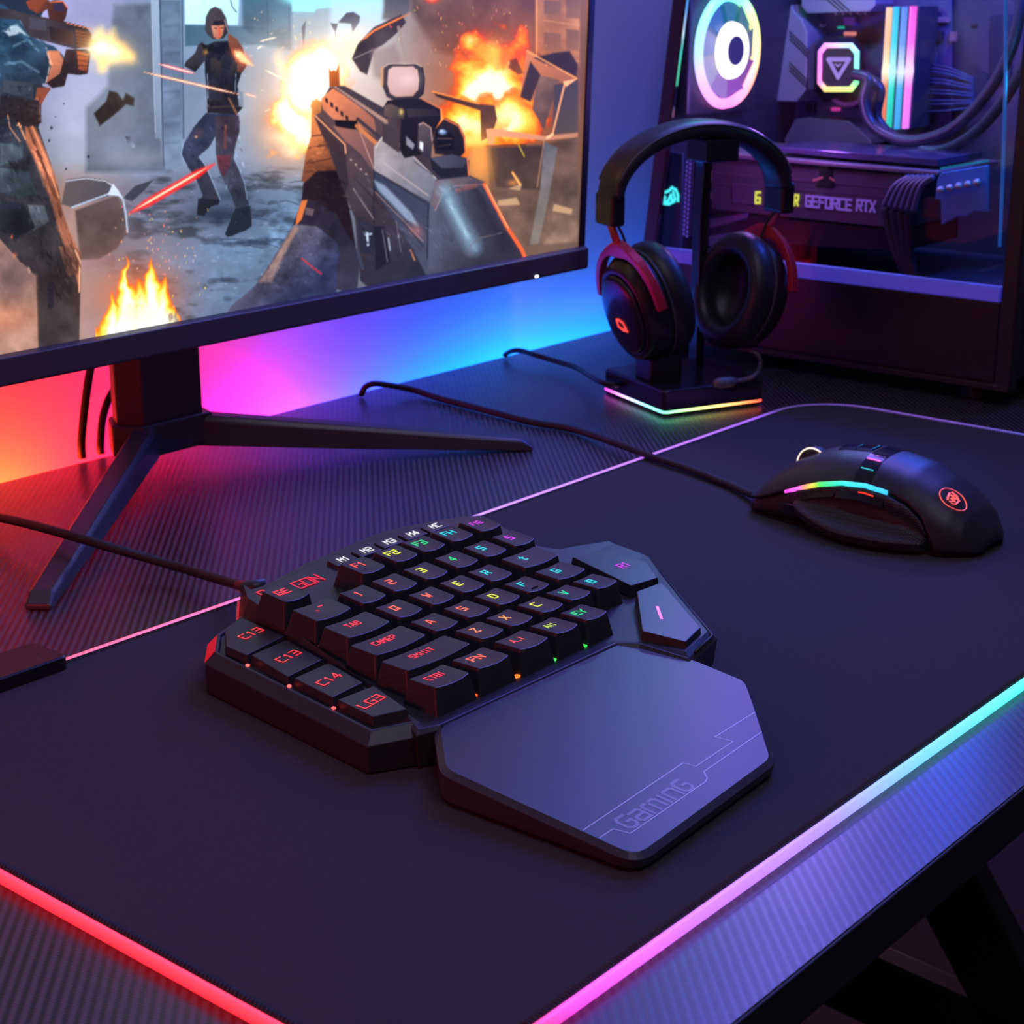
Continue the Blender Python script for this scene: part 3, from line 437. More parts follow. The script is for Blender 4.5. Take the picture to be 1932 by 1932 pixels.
        p.line(Z2((1290, 1085), (1345, 1190), (1420, 1330), (1510, 1470), (1555, 1580)), 6.5, (240, 104, 64), 2.4, .95); p.line(Z2((1300, 1090), (1350, 1190), (1430, 1340)), 2, (255, 190, 150), 1, .8); p.line(Z2((1200, 1500), (1210, 1440), (1260, 1400), (1390, 1370)), 1.8, (110, 100, 108), 1, .8); p.line(Z2((1130, 1120), (1240, 1090)), 8, (150, 90, 84), 4, .5)
        # sights
        p.poly(Z2((690, 640), (720, 590), (770, 585), (920, 580), (1030, 640), (1035, 700), (1000, 760), (960, 900), (820, 930), (790, 880), (800, 700)), (38, 34, 40), (26, 24, 30), soft=1.2); p.poly(Z2((690, 720), (790, 770), (790, 900), (690, 830)), (64, 56, 60), soft=1.2); p.poly(Z2((830, 640), (1010, 640), (1025, 680), (840, 690)), (58, 52, 58), (40, 36, 42), soft=1.2); p.line(Z2((1035, 640), (1040, 740)), 2.2, (240, 170, 130), 1, .8); p.line(Z2((920, 580), (1035, 640)), 2, (230, 130, 90), 1, .7); p.poly(Z2((700, 620), (740, 610), (820, 650), (820, 700), (700, 680)), (98, 82, 78), (60, 54, 56), soft=1.2); p.blob(757, 211, 4, 6, (220, 190, 110), .8)
        R = [(690, 400), (730, 375), (890, 375), (925, 395), (938, 470), (930, 550), (890, 585), (760, 590), (715, 570), (688, 500)]; RI = [(725, 410), (750, 392), (870, 390), (893, 410), (902, 470), (896, 530), (870, 565), (770, 570), (735, 550), (718, 490)]
        glass = [Z2(q)[0] for q in RI]; sv = p.a.copy()
        p.poly([Z2(q)[0] for q in R], (70, 62, 66), (44, 38, 44), soft=1.1); p.line([Z2(q)[0] for q in R[:4]], 1.8, (205, 175, 165), .9, .8); p.line([Z2(q)[0] for q in (R[9], R[0])], 5, (196, 150, 110), 1.2, .8); p.line([Z2(q)[0] for q in R[3:8]], 2.4, (30, 26, 30), 1, .9)
        p.poly(glass, (200, 172, 174), (176, 138, 132), soft=1.1); p.blob(770, 150, 22, 16, (220, 195, 196), .6); p.line([Z2(q)[0] for q in RI+RI[:1]], 1.4, (120, 96, 92), .8, .7); p.line([Z2(q)[0] for q in RI[3:6]], 2, (235, 205, 190), 1, .7)
        p.poly(Z2((900, 760), (905, 725), (930, 718), (975, 750), (985, 830), (975, 930), (930, 920), (895, 870)), (92, 78, 84), (48, 44, 54), soft=1.2); p.line(Z2((905, 735), (930, 722), (975, 752), (983, 830)), 1.8, (205, 170, 160), .9, .8); p.poly(Z2((910, 830), (930, 840), (928, 890), (908, 870)), (210, 215, 230), soft=1.3)
        p.poly(Z2((1000, 760), (1060, 690), (1140, 730), (1175, 800), (1180, 890), (1150, 920), (1000, 905), (985, 830)), (46, 40, 44), (28, 26, 32), soft=1.3); p.poly(Z2((1000, 760), (1060, 755), (1110, 800), (1110, 880), (1010, 885)), (24, 22, 28), soft=1.2); p.line(Z2((1060, 700), (1140, 740), (1172, 810), (1178, 890)), 3, (230, 120, 80), 1.2, .8); p.blob(835, 249, 8, 5, (130, 150, 195), .95, p=4); p.blob(833, 247, 3, 2, (225, 235, 255), .9); p.line(Z2((1015, 815), (1100, 815)), 2, (110, 90, 90), 1, .7); p.line(Z2((1020, 860), (1090, 850)), 2, (80, 66, 70), 1, .7)
        p.poly(Z2((970, 930), (1100, 905), (1190, 930), (1198, 1030), (1040, 1050), (985, 1000)), (34, 34, 44), soft=1.2); p.poly(Z2((975, 930), (1100, 908), (1190, 932), (1170, 985), (1040, 990)), (78, 80, 98), (54, 54, 68), soft=1.2); p.line(Z2((1190, 932), (1198, 1030)), 2.6, (240, 130, 90), 1, .8); p.poly(Z2((830, 800), (880, 850), (870, 880), (830, 850)), (150, 150, 165), soft=1.6, a=.8)
    rifle()
    p.scrib(Z2((-60, 1680), (170, 1330), (420, 1420), (340, 1640), (-60, 1760)), 160, 1.0, 6, .3, 1.5, 17, 1.2)
    p.scrib(Z2((230, 900), (380, 780), (480, 1150), (530, 1400), (300, 1250), (220, 1150)), 60, .25, 14, .3, 2.2, 18, .5)
    p.scrib(Z2((500, 900), (980, 1250), (960, 1500), (600, 1500), (540, 1250)), 90, .85, 14, .3, 1.4, 19, .25)
    p.scrib(Z2((1000, 1100), (1290, 1090), (1480, 1460), (1000, 1500)), 60, 1.0, 16, .15, 2.2, 20, .3)
    for a_, b_, w_, c_ in (((560, 780), (640, 990), 1.6, (196, 150, 140)), ((650, 1010), (955, 1200), 1.6, (30, 30, 38)), ((520, 1040), (640, 1170), 1.4, (36, 32, 40)), ((640, 1000), (640, 1320), 2, (34, 32, 42)), ((960, 1200), (955, 1520), 2.2, (26, 28, 38)), ((690, 1350), (720, 1540), 1.6, (120, 120, 140)), ((770, 1300), (800, 1480), 1.6, (110, 100, 116)), ((880, 950), (985, 1030), 2, (60, 58, 68)), ((700, 960), (960, 1150), 2.2, (176, 160, 160))): p.line(Z2(a_, b_), w_, c_, 1.0, .8)
    p.a = np.clip(p.a, 0, 1)
    b = p.a.copy()                                     # slight bloom of the bright parts
    br = np.clip(b-.80, 0, 1)
    def blur(z, r):
        k = np.ones(r)/r
        for ax in (0, 1):
            for _ in range(2): z = np.apply_along_axis(lambda m: np.convolve(m, k, 'same'), ax, z)
        return z
    lum = b.mean(-1, keepdims=True); b = lum+(b-lum)*1.12; b = (b-.42)*1.14+.45
    p.a = np.clip(b+blur(br, 13)*.55, 0, 1)
    return p
# ------------------------------------------------------------------ room
WALL_Y = 0.868; DESK_B = 0.826; DESK_F = 0.2155; FLOOR = -0.72
wallm = mat('wall_paint', (.62, .61, .62), .75, bump=(60, .08, .002))
floorm = mat('floor_vinyl', (.11, .08, .09), .6, bump=(8, .15, .004))
m_ = MB(); m_.box((-1.6, WALL_Y, FLOOR), (2.6, WALL_Y+.1, 1.6)); struct(m_.build('wall_back', wallm))
m_ = MB(); m_.box((2.6, -1.6, FLOOR), (2.7, WALL_Y+.1, 1.6)); struct(m_.build('wall_right', wallm))
m_ = MB(); m_.box((-1.6, -1.6, FLOOR-.05), (2.7, WALL_Y+.1, FLOOR)); struct(m_.build('floor', floorm))

# ------------------------------------------------------------------ desk
def carbon():
    m = bpy.data.materials.new('carbon_weave'); m.use_nodes = True; nt = m.node_tree; N = nt.nodes; Lk = nt.links; b = N['Principled BSDF']
    tc = N.new('ShaderNodeTexCoord'); sx = N.new('ShaderNodeSeparateXYZ'); Lk.new(tc.outputs['Object'], sx.inputs[0])
    def mth(op, a, b_=None, c=None):
        n = N.new('ShaderNodeMath'); n.operation = op
        for i, v in enumerate((a, b_, c)):
            if v is None: continue
            if isinstance(v, (int, float)): n.inputs[i].default_value = v
            else: Lk.new(v, n.inputs[i])
        return n.outputs[0]
    u = mth('SUBTRACT', sx.outputs[0], sx.outputs[1]); v = mth('ADD', sx.outputs[0], sx.outputs[1])
    tooth = mth('PINGPONG', v, .0011)                       # saw-edged ribs of the twill
    w = mth('ADD', u, mth('MULTIPLY', tooth, .9))
    s_ = mth('SINE', mth('MULTIPLY', w, 2*math.pi/.0047))
    r = N.new('ShaderNodeMapRange'); r.inputs['From Min'].default_value = -.35; r.inputs['From Max'].default_value = .35; Lk.new(s_, r.inputs['Value'])
    def mix(lo, hi, out):
        q = N.new('ShaderNodeMapRange'); q.inputs['To Min'].default_value = lo; q.inputs['To Max'].default_value = hi; Lk.new(r.outputs[0], q.inputs['Value']); Lk.new(q.outputs[0], out)
    cmx = N.new('ShaderNodeMix'); cmx.data_type = 'RGBA'; cmx.inputs[6].default_value = (.006, .005, .007, 1); cmx.inputs[7].default_value = (.076, .064, .078, 1)
    Lk.new(r.outputs[0], cmx.inputs[0]); Lk.new(cmx.outputs[2], b.inputs['Base Color'])
    mix(.34, .6, b.inputs['Roughness']); b.inputs['Specular IOR Level'].default_value = .35; b.inputs['Coat Weight'].default_value = .55; b.inputs['Coat Roughness'].default_value = .30; b.inputs['Coat IOR'].default_value = 1.75
    bp = N.new('ShaderNodeBump'); bp.inputs['Strength'].default_value = .25; bp.inputs['Distance'].default_value = .0004; Lk.new(r.outputs[0], bp.inputs['Height']); Lk.new(bp.outputs[0], b.inputs['Normal'])
    return m
black = mat('black_powder_coat', (.012, .012, .014), .5)
desk = thing('desk', 'black carbon-weave desk with thin front edge and slanted black metal legs', 'desk', (.7, .5, FLOOR))
m_ = MB(); m_.box((-.15, DESK_F, -.018), (1.52, DESK_B, 0)); m_.build('tabletop', carbon(), desk, bevel=.0003)
m_ = MB(); m_.box((-.15, DESK_F-.0012, -.0185), (1.52, DESK_F, -.0001)); m_.build('edge_band', black, desk, bevel=.0005)
m_ = MB(); m_.box((-.05, .27, -.052), (1.42, .31, -.018)); m_.box((-.05, .74, -.052), (1.42, .78, -.018)); m_.build('under_rail', black, desk)
LX = .86
def legbar(p, q, w, name='leg'):
    p = np.array(p); q = np.array(q); t = q-p; t /= np.linalg.norm(t); b = np.cross([1.0, 0, 0], t)
    e = np.array([.009, 0, 0]); m_ = MB()
    m_.rings([[c-e-b*w/2, c+e-b*w/2, c+e+b*w/2, c-e+b*w/2] for c in (p, q)]); m_.build(name, black, desk, bevel=.002)
a0 = atp(1802, 1677, 0, LX); a1 = atp(1887, 1838, 0, LX); dz = (a1-a0)/(a1[2]-a0[2]); _e = atp(1932, 1795, 0, LX)-atp(1848, 1635, 0, LX); _q = atp(1755, 1718, 0, LX)-atp(1848, 1635, 0, LX); _e /= np.linalg.norm(_e); lw_ = np.linalg.norm(_q-_e*(_q@_e)); print('leg w', lw_)
legbar(a0+dz*(-.035-a0[2]), a0+dz*(FLOOR+.03-a0[2]), lw_)
b0 = atp(1662, 1838, 0, LX); b1 = atp(1850, 1915, 0, LX); db = (b1-b0)/np.linalg.norm(b1-b0)
legbar(b0-db*.20, a0+dz*(b1[2]-.015-a0[2]), .05, 'leg_brace')
legbar((LX, .12, FLOOR+.02), (LX, .80, FLOOR+.02), .04, 'foot_bar')
a0l = np.array([0.05, 0, 0]); 
for nm, p, q, w in (('leg', (.0, .30, -.035), (.0, .14, FLOOR+.03), .075), ('leg_brace', (.0, .74, -.05), (.0, .2, FLOOR+.3), .05), ('foot_bar', (.0, .12, FLOOR+.02), (.0, .80, FLOOR+.02), .04)): legbar(p, q, w, nm)

# ------------------------------------------------------------------ mouse mat
MX0, MX1, MY0, MY1 = .2665, .9945, .2525, .5685; MT = .004
fabric = mat('mat_cloth', (.080, .074, .084), .92, spec=.25, bump=(1900, 1.0, .0012))
stitch = mat('stitch_thread', (.05, .047, .055), .8, spec=.3)
mm = thing('mouse_mat', 'large black cloth desk mat with a stitched hem and glowing rainbow light-tube edge', 'desk mat', (.63, .41, 0))
def rrect(x0, y0, x1, y1, r, n=12, step=.004):
    P = []
    for cx, cy, a in ((x1-r, y0+r, -90), (x1-r, y1-r, 0), (x0+r, y1-r, 90), (x0+r, y0+r, 180)):
        for k in range(n+1):
            q = math.radians(a+90*k/n); P.append(np.array([cx+r*math.cos(q), cy+r*math.sin(q), 0]))
    out = []
    for a, b in zip(P, P[1:]+P[:1]):
        k = max(1, int(np.linalg.norm(b-a)/step)); out += [a+(b-a)*i/k for i in range(k)]
    return out
Z = lambda P, z: [p*np.array([1, 1, 0])+np.array([0, 0, z]) for p in P]
R0 = rrect(MX0+.0035, MY0+.0035, MX1-.0035, MY1-.0035, .04)
m_ = MB(); m_.rings([Z(R0, .0002), Z(R0, MT-.0002)]); m_.build('cloth', fabric, mm, smooth=False)
m_ = MB()
hem = rrect(MX0+.0029, MY0+.0029, MX1-.0029, MY1-.0029, .041, step=.0016)
for i, p in enumerate(hem):                                  # slanted thread loops over the hem
    t = hem[(i+1) % len(hem)]-p; L = np.linalg.norm(t); t = t/L; n_ = np.array([t[1], -t[0], 0])
    m_.tube([p-n_*.0019+np.array([0, 0, MT-.0009])-t*.0006, p+np.array([0, 0, MT+.0001])-t*.0001, p+n_*.0012+np.array([0, 0, MT-.0006])+t*.0006], .00062, 5)
m_.build('stitched_hem', stitch, mm, smooth=True)
tube = rrect(MX0, MY0, MX1, MY1, .0445, n=20, step=.006)
def matcol(p):
    x, y, _ = p
    if y < MY0+.03 and x > MX0+.03: return ramp((x-MX0)/(MX1-MX0), [(0, (255, 40, 60)), (.05, (255, 40, 100)), (.085, (230, 70, 215)), (.17, (190, 110, 235)), (.27, (160, 130, 250)), (.36, (110, 190, 245)), (.5, (70, 225, 225)), (1, (60, 220, 220))])
    if y > MY1-.035 and x < MX1-.0446: return ramp(x, [(.30, (255, 40, 60)), (.40, (255, 90, 110)), (.47, (255, 100, 150)), (.62, (190, 130, 240)), (.80, (185, 110, 245)), (.92, (150, 85, 235)), (.95, (80, 50, 130))])
    if x > MX1-.05: return ramp(y, [(MY0+.04, (60, 120, 160)), (.4, (60, 70, 170)), (.47, (105, 65, 170)), (.545, (90, 60, 150)), (MY1, (70, 45, 120))])
    return rgb(255, 40, 56)
m_ = MB(); P = [p+np.array([0, 0, .0023]) for p in tube]
m_.tube(P, .0021, 10, closed=True); nP = len(P)
m_.c = [matcol(P[(i//10) % nP]) for i in range(len(m_.v))]
ledm = mat('led_tube', (.3, .3, .3), .35, attr=True, es=1.45)
strip = m_.build('light_tube', ledm, mm, smooth=True, cols=True)
ctl = round_poly(ccw([at(95, 1248, .010), at(62, 1232, .010), at(-130, 1275, .010), at(-130, 1345, .010)]), .004)
ctl = round_poly([np.array([x, y, 0]) for x, y in ((.352, .561), (.3835, .561), (.3835, .5785), (.352, .5785))], .003)
ctl = round_poly([np.array([x, y, 0]) for x, y in ((.322, .559), (.3825, .559), (.3825, .5825), (.322, .5825))], .003)
m_ = MB(); m_.rings([Z(offset_poly(ctl, -.0006), .0003), Z(ctl, .001), Z(ctl, .0092), Z(offset_poly(ctl, -.0007), .0099)])
cb = m_.build('control_box', mat('satin_black', (.016, .015, .018), .4), mm, smooth=False)
m_ = MB(); m_.ribbon([(.3725, .563, .00995), (.3725, .5665, .00995)], .0006, (0, 0, 1)); m_.ribbon([(.350, .5625, .00995), (.354, .5655, .00995)], .0006, (0, 0, 1)); m_.build('button_mark', mat('grey_print', (.12, .11, .12), .6), cb)

# ------------------------------------------------------------------ keyboard
kb = thing('keypad', 'black one-handed gaming keypad with backlit keys and a wrist rest, lying on the mat', 'keyboard', (.44, .40, MT))
KB0 = MT
plast = mat('keypad_plastic', (.030, .029, .033), .40, bump=(1500, .12, .0002))
keym = mat('keycap_plastic', (.036, .034, .038), .38, bump=(1800, .1, .0002))
deepm = mat('deck_dark', (.008, .008, .009), .5)
ROWPX = dict(bot=(985, 1208), zrow=(1020, 1141), arow=(938, 1125), qrow=(870, 1101), num=(801, 1076), frow=(797, 1025))
ROWZ = dict(bot=.0295, zrow=.0300, arow=.0310, qrow=.0328, num=.0352, frow=.0380)
ROWY = {k: at(*ROWPX[k], ROWZ[k])[1] for k in ROWPX}
_ys = [ROWY[k] for k in ('bot', 'zrow', 'arow', 'qrow', 'num', 'frow')]; _zs = [ROWZ[k] for k in ('bot', 'zrow', 'arow', 'qrow', 'num', 'frow')]
print('row y', np.round(np.diff(_ys)*1000, 2))
CAPH = .0098
def ztop(y): return float(np.interp(y, [_ys[0]-.05]+_ys+[_ys[-1]+.05], [_zs[0]-.0012]+_zs+[_zs[-1]+.0065]))
def zdeck(p):
    y = p[1] if hasattr(p, '__len__') else p
    return ztop(y)-CAPH
# body
_w0, _w1, _w2 = at(700, 1379, .0192), at(405, 1231, .0208), at(468, 1161, .0232)
_wn = np.cross(_w1-_w0, _w2-_w0); _wn /= np.linalg.norm(_wn)
def zwing(p, up=0.0): return _w0[2]-(_wn[0]*(p[0]-_w0[0])+_wn[1]*(p[1]-_w0[1]))/_wn[2]+up
bx = [(790, 1376, None), (774, 1356, zwing), (458, 1163, zwing), (456, 1121, .0262), (472, 1112, None), (494, 1106, None), (578, 1062, None), (712, 1006, None), (745, 997, None), (848, 977, None), (906, 972, None), (922, 979, None),
      (1000, 1023, None), (1051, 1047, .021), (1081, 1044, .020), (1149, 1036, .0185), (1222, 1059, .0175), (1233, 1065, .0172), (1346, 1199, .0172), (1299, 1242, .0172), (1207, 1214, .0195), (1164, 1212, .0195), (829, 1367, None)]
top = [at(x, y, zdeck if z is None else z) for x, y, z in bx]; P458, P456 = top[2], top[3]; top = ccw(top)
lip = [p-np.array([0, 0, .0016]) for p in offset_poly(top, .0016)]
base = [np.array([p[0], p[1], KB0+.0006]) for p in offset_poly(top, .0004)]
deck = offset_poly(top, -.0026)
m_ = MB(); m_.rings([base, lip, top, [np.array([p[0], p[1], zdeck(p)]) for p in deck]], True, False); body = m_.build('body', plast, kb, bevel=.0003)
me = bpy.data.meshes.new('deck'); bm = bmesh.new(); bm.faces.new([bm.verts.new((p[0], p[1], 0)) for p in offset_poly(top, -.0024)])
for y in _ys+[_ys[-1]+.012]: bmesh.ops.bisect_plane(bm, geom=bm.verts[:]+bm.edges[:]+bm.faces[:], plane_co=(0, y, 0), plane_no=(0, 1, 0))
for v in bm.verts: v.co.z = zdeck(v.co)
for f in bm.faces:
    if f.normal.z < 0: f.normal_flip()
bm.to_mesh(me); bm.free(); link('deck', me, plast, kb)
# macro key wing on the left
wing = ccw([at(x, y, zwing) for x, y in ((454, 1164), (410, 1197), (405, 1231), (700, 1379), (790, 1360), (776, 1350), (470, 1160))])
def zs(P, dz): return [np.array([p[0], p[1], zwing(p)+dz]) for p in P]
wl = [np.array([p[0], p[1], zwing(p0)-.0042]) for p, p0 in zip(offset_poly(wing, .0040), wing)]
wi = zs(offset_poly(wing, -.0012), 0); wd = zs(offset_poly(wing, -.0019), -.0014)
m_ = MB(); m_.rings([[np.array([p[0], p[1], KB0+.0006]) for p in offset_poly(wing, .0038)], wl, wing, wi, wd]); m_.build('macro_wing', plast, kb, bevel=.0003)
redsheen = mat('red_sheen', (.35, .01, .02), .35, emit=rgb(205, 12, 40), es=.55)  # red reflection on the keypad's side faces, put in as softly glowing panels
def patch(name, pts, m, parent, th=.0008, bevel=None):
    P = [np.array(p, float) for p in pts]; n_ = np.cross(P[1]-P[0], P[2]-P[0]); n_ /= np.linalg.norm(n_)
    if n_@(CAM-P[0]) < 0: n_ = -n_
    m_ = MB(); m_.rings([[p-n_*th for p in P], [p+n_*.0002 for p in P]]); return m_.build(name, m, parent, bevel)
def facept(px, py, a, b):
    "pixel on the vertical-ish plane through a, b (xy) "
    n_ = np.cross(b-a, [0, 0, 1.0]); n_ /= np.linalg.norm(n_); return atn(px, py, a, n_)
wa, wb = [p for p in offset_poly(wing, .0035)], None
def strip_at(px0, px1, q0, q1, name): patch(name, [px0, px1, q1, q0], redsheen, kb)
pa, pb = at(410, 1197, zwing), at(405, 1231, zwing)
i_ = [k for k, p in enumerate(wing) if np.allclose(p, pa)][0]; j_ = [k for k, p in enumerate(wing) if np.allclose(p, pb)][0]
patch('red_sheen_panel', [pa*.94+pb*.06, pa*.06+pb*.94, wl[i_]*.06+wl[j_]*.94, wl[i_]*.94+wl[j_]*.06], redsheen, kb)
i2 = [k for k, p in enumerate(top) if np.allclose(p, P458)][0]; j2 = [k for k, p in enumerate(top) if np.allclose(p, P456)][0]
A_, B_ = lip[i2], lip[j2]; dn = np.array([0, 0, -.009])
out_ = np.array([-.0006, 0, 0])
patch('red_sheen_panel', [A_*.95+B_*.05+out_, A_*.2+B_*.8+out_, A_*.2+B_*.8+dn+out_, A_*.95+B_*.05+dn+out_], redsheen, kb)

# keys
LEG = {}
def legend_mat(c): 
    k = 'legend_%d_%d_%d' % c
    return glow(k, rgb(*c), 1.15)
def keycap(xc, yc, w, txt, col, d=.0188, h=CAPH, th=None, shift=(-.0004, .0006), name='key', lw=.00062, zoff=0.0):
    zt = ztop(yc); zb = zt-h; sl = (ztop(yc+.01)-ztop(yc-.01))/.02
    wt, dt = w-.0050, d-.0052
    nx, ny = 9, 5
    def T(x, y, z): return np.array([xc+x, yc+y*math.cos(math.atan(sl))-z*math.sin(math.atan(sl)), zb+z*math.cos(math.atan(sl))+y*sl])
    oy = .0007
    def topz(x, y): return h-.0006*(1-(2*x/wt)**2)-.0006*(y/dt)+.0003
    def rr(wd, dp, r, oy_, zf):
        Q = []
        for sx, sy, a in ((1, -1, -90), (1, 1, 0), (-1, 1, 90), (-1, -1, 180)):
            for k in range(4):
                q = math.radians(a+30*k); Q.append((sx*(wd/2-r)+r*math.cos(q), sy*(dp/2-r)+r*math.sin(q)))
            if True:
                nxt = {(1, -1): (1, 1), (1, 1): (-1, 1), (-1, 1): (-1, -1), (-1, -1): (1, -1)}[(sx, sy)]
                p0 = Q[-1]; p1 = {(1, 1): (wd/2, dp/2-r), (-1, 1): (-(wd/2-r), dp/2), (-1, -1): (-wd/2, -(dp/2-r)), (1, -1): (wd/2-r, -dp/2)}[nxt]
                if nxt == (-1, 1): p1 = (-(wd/2-r), dp/2)
                for k in (1, 2, 3): Q.append((p0[0]+(p1[0]-p0[0])*k/4, p0[1]+(p1[1]-p0[1])*k/4))
        out = []
        if zf is None: r_t_xy[:] = Q
        for x, y in Q:
            bow = -.0009*(1-(2*x/wd)**2) if (y < -dp*.3 and zf is None) else 0   # bowed front lip
            out.append(T(x, y+oy_+bow, (topz(x, y) if zf is None else zf)))
        return out
    r_t_xy = []; m_ = MB(); r_t = rr(wt, dt, .0012, oy, None); r_b = rr(w-.0009, d-.0009, .0008, 0, -.0012); r_m = [a*.12+b*.88 for a, b in zip(r_b, r_t)]
    def inner(f_):
        out = []
        for p in r_t_xy: out.append(T(p[0]*f_, p[1]*f_+oy, topz(p[0]*f_, p[1]*f_)))
        return out
    m_.rings([r_b, r_m, r_t]+[inner(f_) for f_ in (.92, .7, .45, .2)], True, True)
    o = m_.build(name, keym, kb, bevel=.00035, smooth=True)
    for e in o.data.polygons: e.use_smooth = False
    if txt:
        g = MB(); n_ = np.array([0, -sl, 1.0]); hh = th or .0040
        P = lambda x, y: T(x+shift[0], y+oy+shift[1]+.0004, topz(x+shift[0], y+shift[1]+.0004)+.00010)
        word(g, txt, hh, P, n_, lw, ws=1.0 if len(txt) < 3 else .86, off=.00006)
        g.build('legend', legend_mat(col), o)
    return o
U = .0187*1.0
RED, ORG, YEL, GRN, CYA, MAG = (255, 60, 70), (255, 120, 90), (235, 240, 60), (40, 215, 120), (40, 215, 225), (215, 60, 235)
UX = (at(926, 1081, ROWZ['qrow'])[0]-at(753, 1148, ROWZ['qrow'])[0])/3; print('pitch', UX)
KEYS = [
 ('frow', 546, 1120, 1.0, 'GE', RED), ('frow', 683, 1066, 1.0, 'F1', (255, 90, 70)), ('frow', 743, 1043, 1.0, 'F2', YEL), ('frow', 797, 1025, 1.0, 'F3', GRN), ('frow', 851, 1006, 1.0, 'FH', CYA), ('frow', 906, 988, 1.0, 'F1E', MAG),
 ('num', 612, 1151, 1.3, '`-', RED), ('num', 681, 1120, 1.0, '1', (255, 100, 90)), ('num', 743, 1098, 1.0, '2', (255, 100, 70)), ('num', 801, 1076, 1.0, '3', YEL), ('num', 857, 1054, 1.0, '4', GRN), ('num', 912, 1034, 1.0, '5', CYA), ('num', 964, 1014, 1.0, '5', MAG),
 ('qrow', 675, 1179, 1.5, 'TAB', RED), ('qrow', 753, 1148, 1.0, 'Q', (255, 110, 70)), ('qrow', 815, 1124, 1.0, 'W', (255, 110, 80)), ('qrow', 870, 1101, 1.0, 'E', YEL), ('qrow', 926, 1081, 1.0, 'R', CYA), ('qrow', 1002, 1052, 1.5, 't', CYA),
 ('arow', 734, 1209, 1.75, 'CAMEP', RED), ('arow', 821, 1174, 1.0, 'A', (255, 100, 80)), ('arow', 882, 1149, 1.0, 'S', (255, 120, 80)), ('arow', 938, 1125, 1.0, 'D', YEL), ('arow', 995, 1103, 1.0, 'F', CYA), ('arow', 1057, 1077, 1.25, 'G', CYA),
 ('zrow', 804, 1232, 2.15, 'SHIIIT', RED), ('zrow', 904, 1189, 1.0, 'Z', (255, 140, 80)), ('zrow', 963, 1166, 1.0, 'X', (255, 165, 70)), ('zrow', 1020, 1141, 1.0, 'C', YEL), ('zrow', 1072, 1118, 1.0, 'V', (40, 215, 160)), ('zrow', 1123, 1097, 1.0, 'B', CYA),
 ('bot', 831, 1277, 1.25, 'CTBI', RED), ('bot', 908, 1242, 1.2, 'FN', (255, 110, 80)), ('bot', 985, 1208, 1.15, 'A_I', (255, 90, 80)), ('bot', 1048, 1181, 1.0, 'AII', (200, 225, 70)), ('bot', 1103, 1156, 1.0, 'EY', GRN)]
for row, px, py, w, t, c in KEYS:
    p = at(px, py, ROWZ[row])
    hh = .0040 if len(t) < 3 else .0031
    sx = {'GE': -.0006, 't': -.003, '`-': .0}.get(t, -.0008)
    o = keycap(p[0], ROWY[row], UX*w, t, c, th=hh, shift=(sx, .0012), d=.0190, lw=.00068 if len(t) < 3 else .0005)
    if t == 'F' and row == 'arow':
        g = MB(); zt = ztop(ROWY[row]); g.box((p[0]-.002, ROWY[row]-.0048, zt-.0006), (p[0]+.002, ROWY[row]-.0043, zt+.0001)); g.build('homing_bar', keym, o)
def slab(name, pts, z0, z1, m, parent, inset=.0005, bevel=.0003):
    P = ccw(pts); m_ = MB()
    if not callable(z1):
        lo = [np.array([p[0], p[1], z0]) for p in offset_poly(P, inset)]; m_.rings([lo, P])
    return m_.build(name, m, parent, bevel)
def pad(name, px, z, h, m, txt=None, col=RED, tc=None, th=.0042, ang=0, lw=.0006, nrm=(0, 0, 1)):
    P = ccw([at(x, y, z) for x, y in px]); m_ = MB()
    m_.rings([[p-np.array([0, 0, h]) for p in offset_poly(P, .0006)], P]); o = m_.build(name, m, kb, bevel=.0003)
    if txt:
        c = at(*tc, z); ca, sa = math.cos(ang), math.sin(ang); g = MB()
        def PP(x, y):
            r_ = c+np.array([x*ca-y*sa, x*sa+y*ca, 0]); r_[2] = (z(r_) if callable(z) else z)+.00015; return r_
        word(g, txt, th, PP, nrm, lw, ws=.95)
        g.build('legend', legend_mat(col), o)
    return o
Zp = lambda pts, sc, ox, oy: [(ox+x/sc, oy+y/sc) for x, y in pts]
pads = [([(200, 1010), (335, 903), (682, 1052), (373, 1212), (206, 1138)], 'C13', (412, 1035)), ([(415, 1210), (703, 1085), (1003, 1246), (715, 1390)], 'C13', (720, 1225)),
        ([(768, 1402), (1055, 1275), (1337, 1436), (1085, 1562)], 'C14', (1058, 1415)), ([(1130, 1580), (1430, 1465), (1705, 1657), (1420, 1722)], 'LG3', (1405, 1600))]
for P, t, c in pads: pad('macro_key', Zp(P, 4.391, 380, 960), lambda p: zwing(p, .0026), .0046, keym, t, RED, Zp([c], 4.391, 380, 960)[0], .0044, math.radians(2), nrm=_wn*np.sign(_wn[2]))
for (x, y), t in zip(((648, 1056), (692, 1038.5), (735, 1022.5), (779, 1007.5), (821, 993)), ('M1', 'M2', 'M3', 'M4', 'MC')):
    zf = lambda p: zdeck(p)+.0018
    c = at(x, y, zf); w2, d2 = .0070, .0036; sl = .16
    m_ = MB(); C4 = [(-w2, -d2), (w2, -d2), (w2, d2), (-w2, d2)]
    m_.rings([[c+np.array([a, b, b*sl-.0022]) for a, b in C4], [c+np.array([a*.94, b*.9, b*sl*.9]) for a, b in C4]]); o = m_.build('macro_button', keym, kb, bevel=.0003)
    g = MB(); word(g, t, .0034, lambda a, b: c+np.array([a, b, b*sl+.0002]), (0, -sl, 1), .0006, off=.0001); g.build('legend', legend_mat((235, 235, 245)), o)
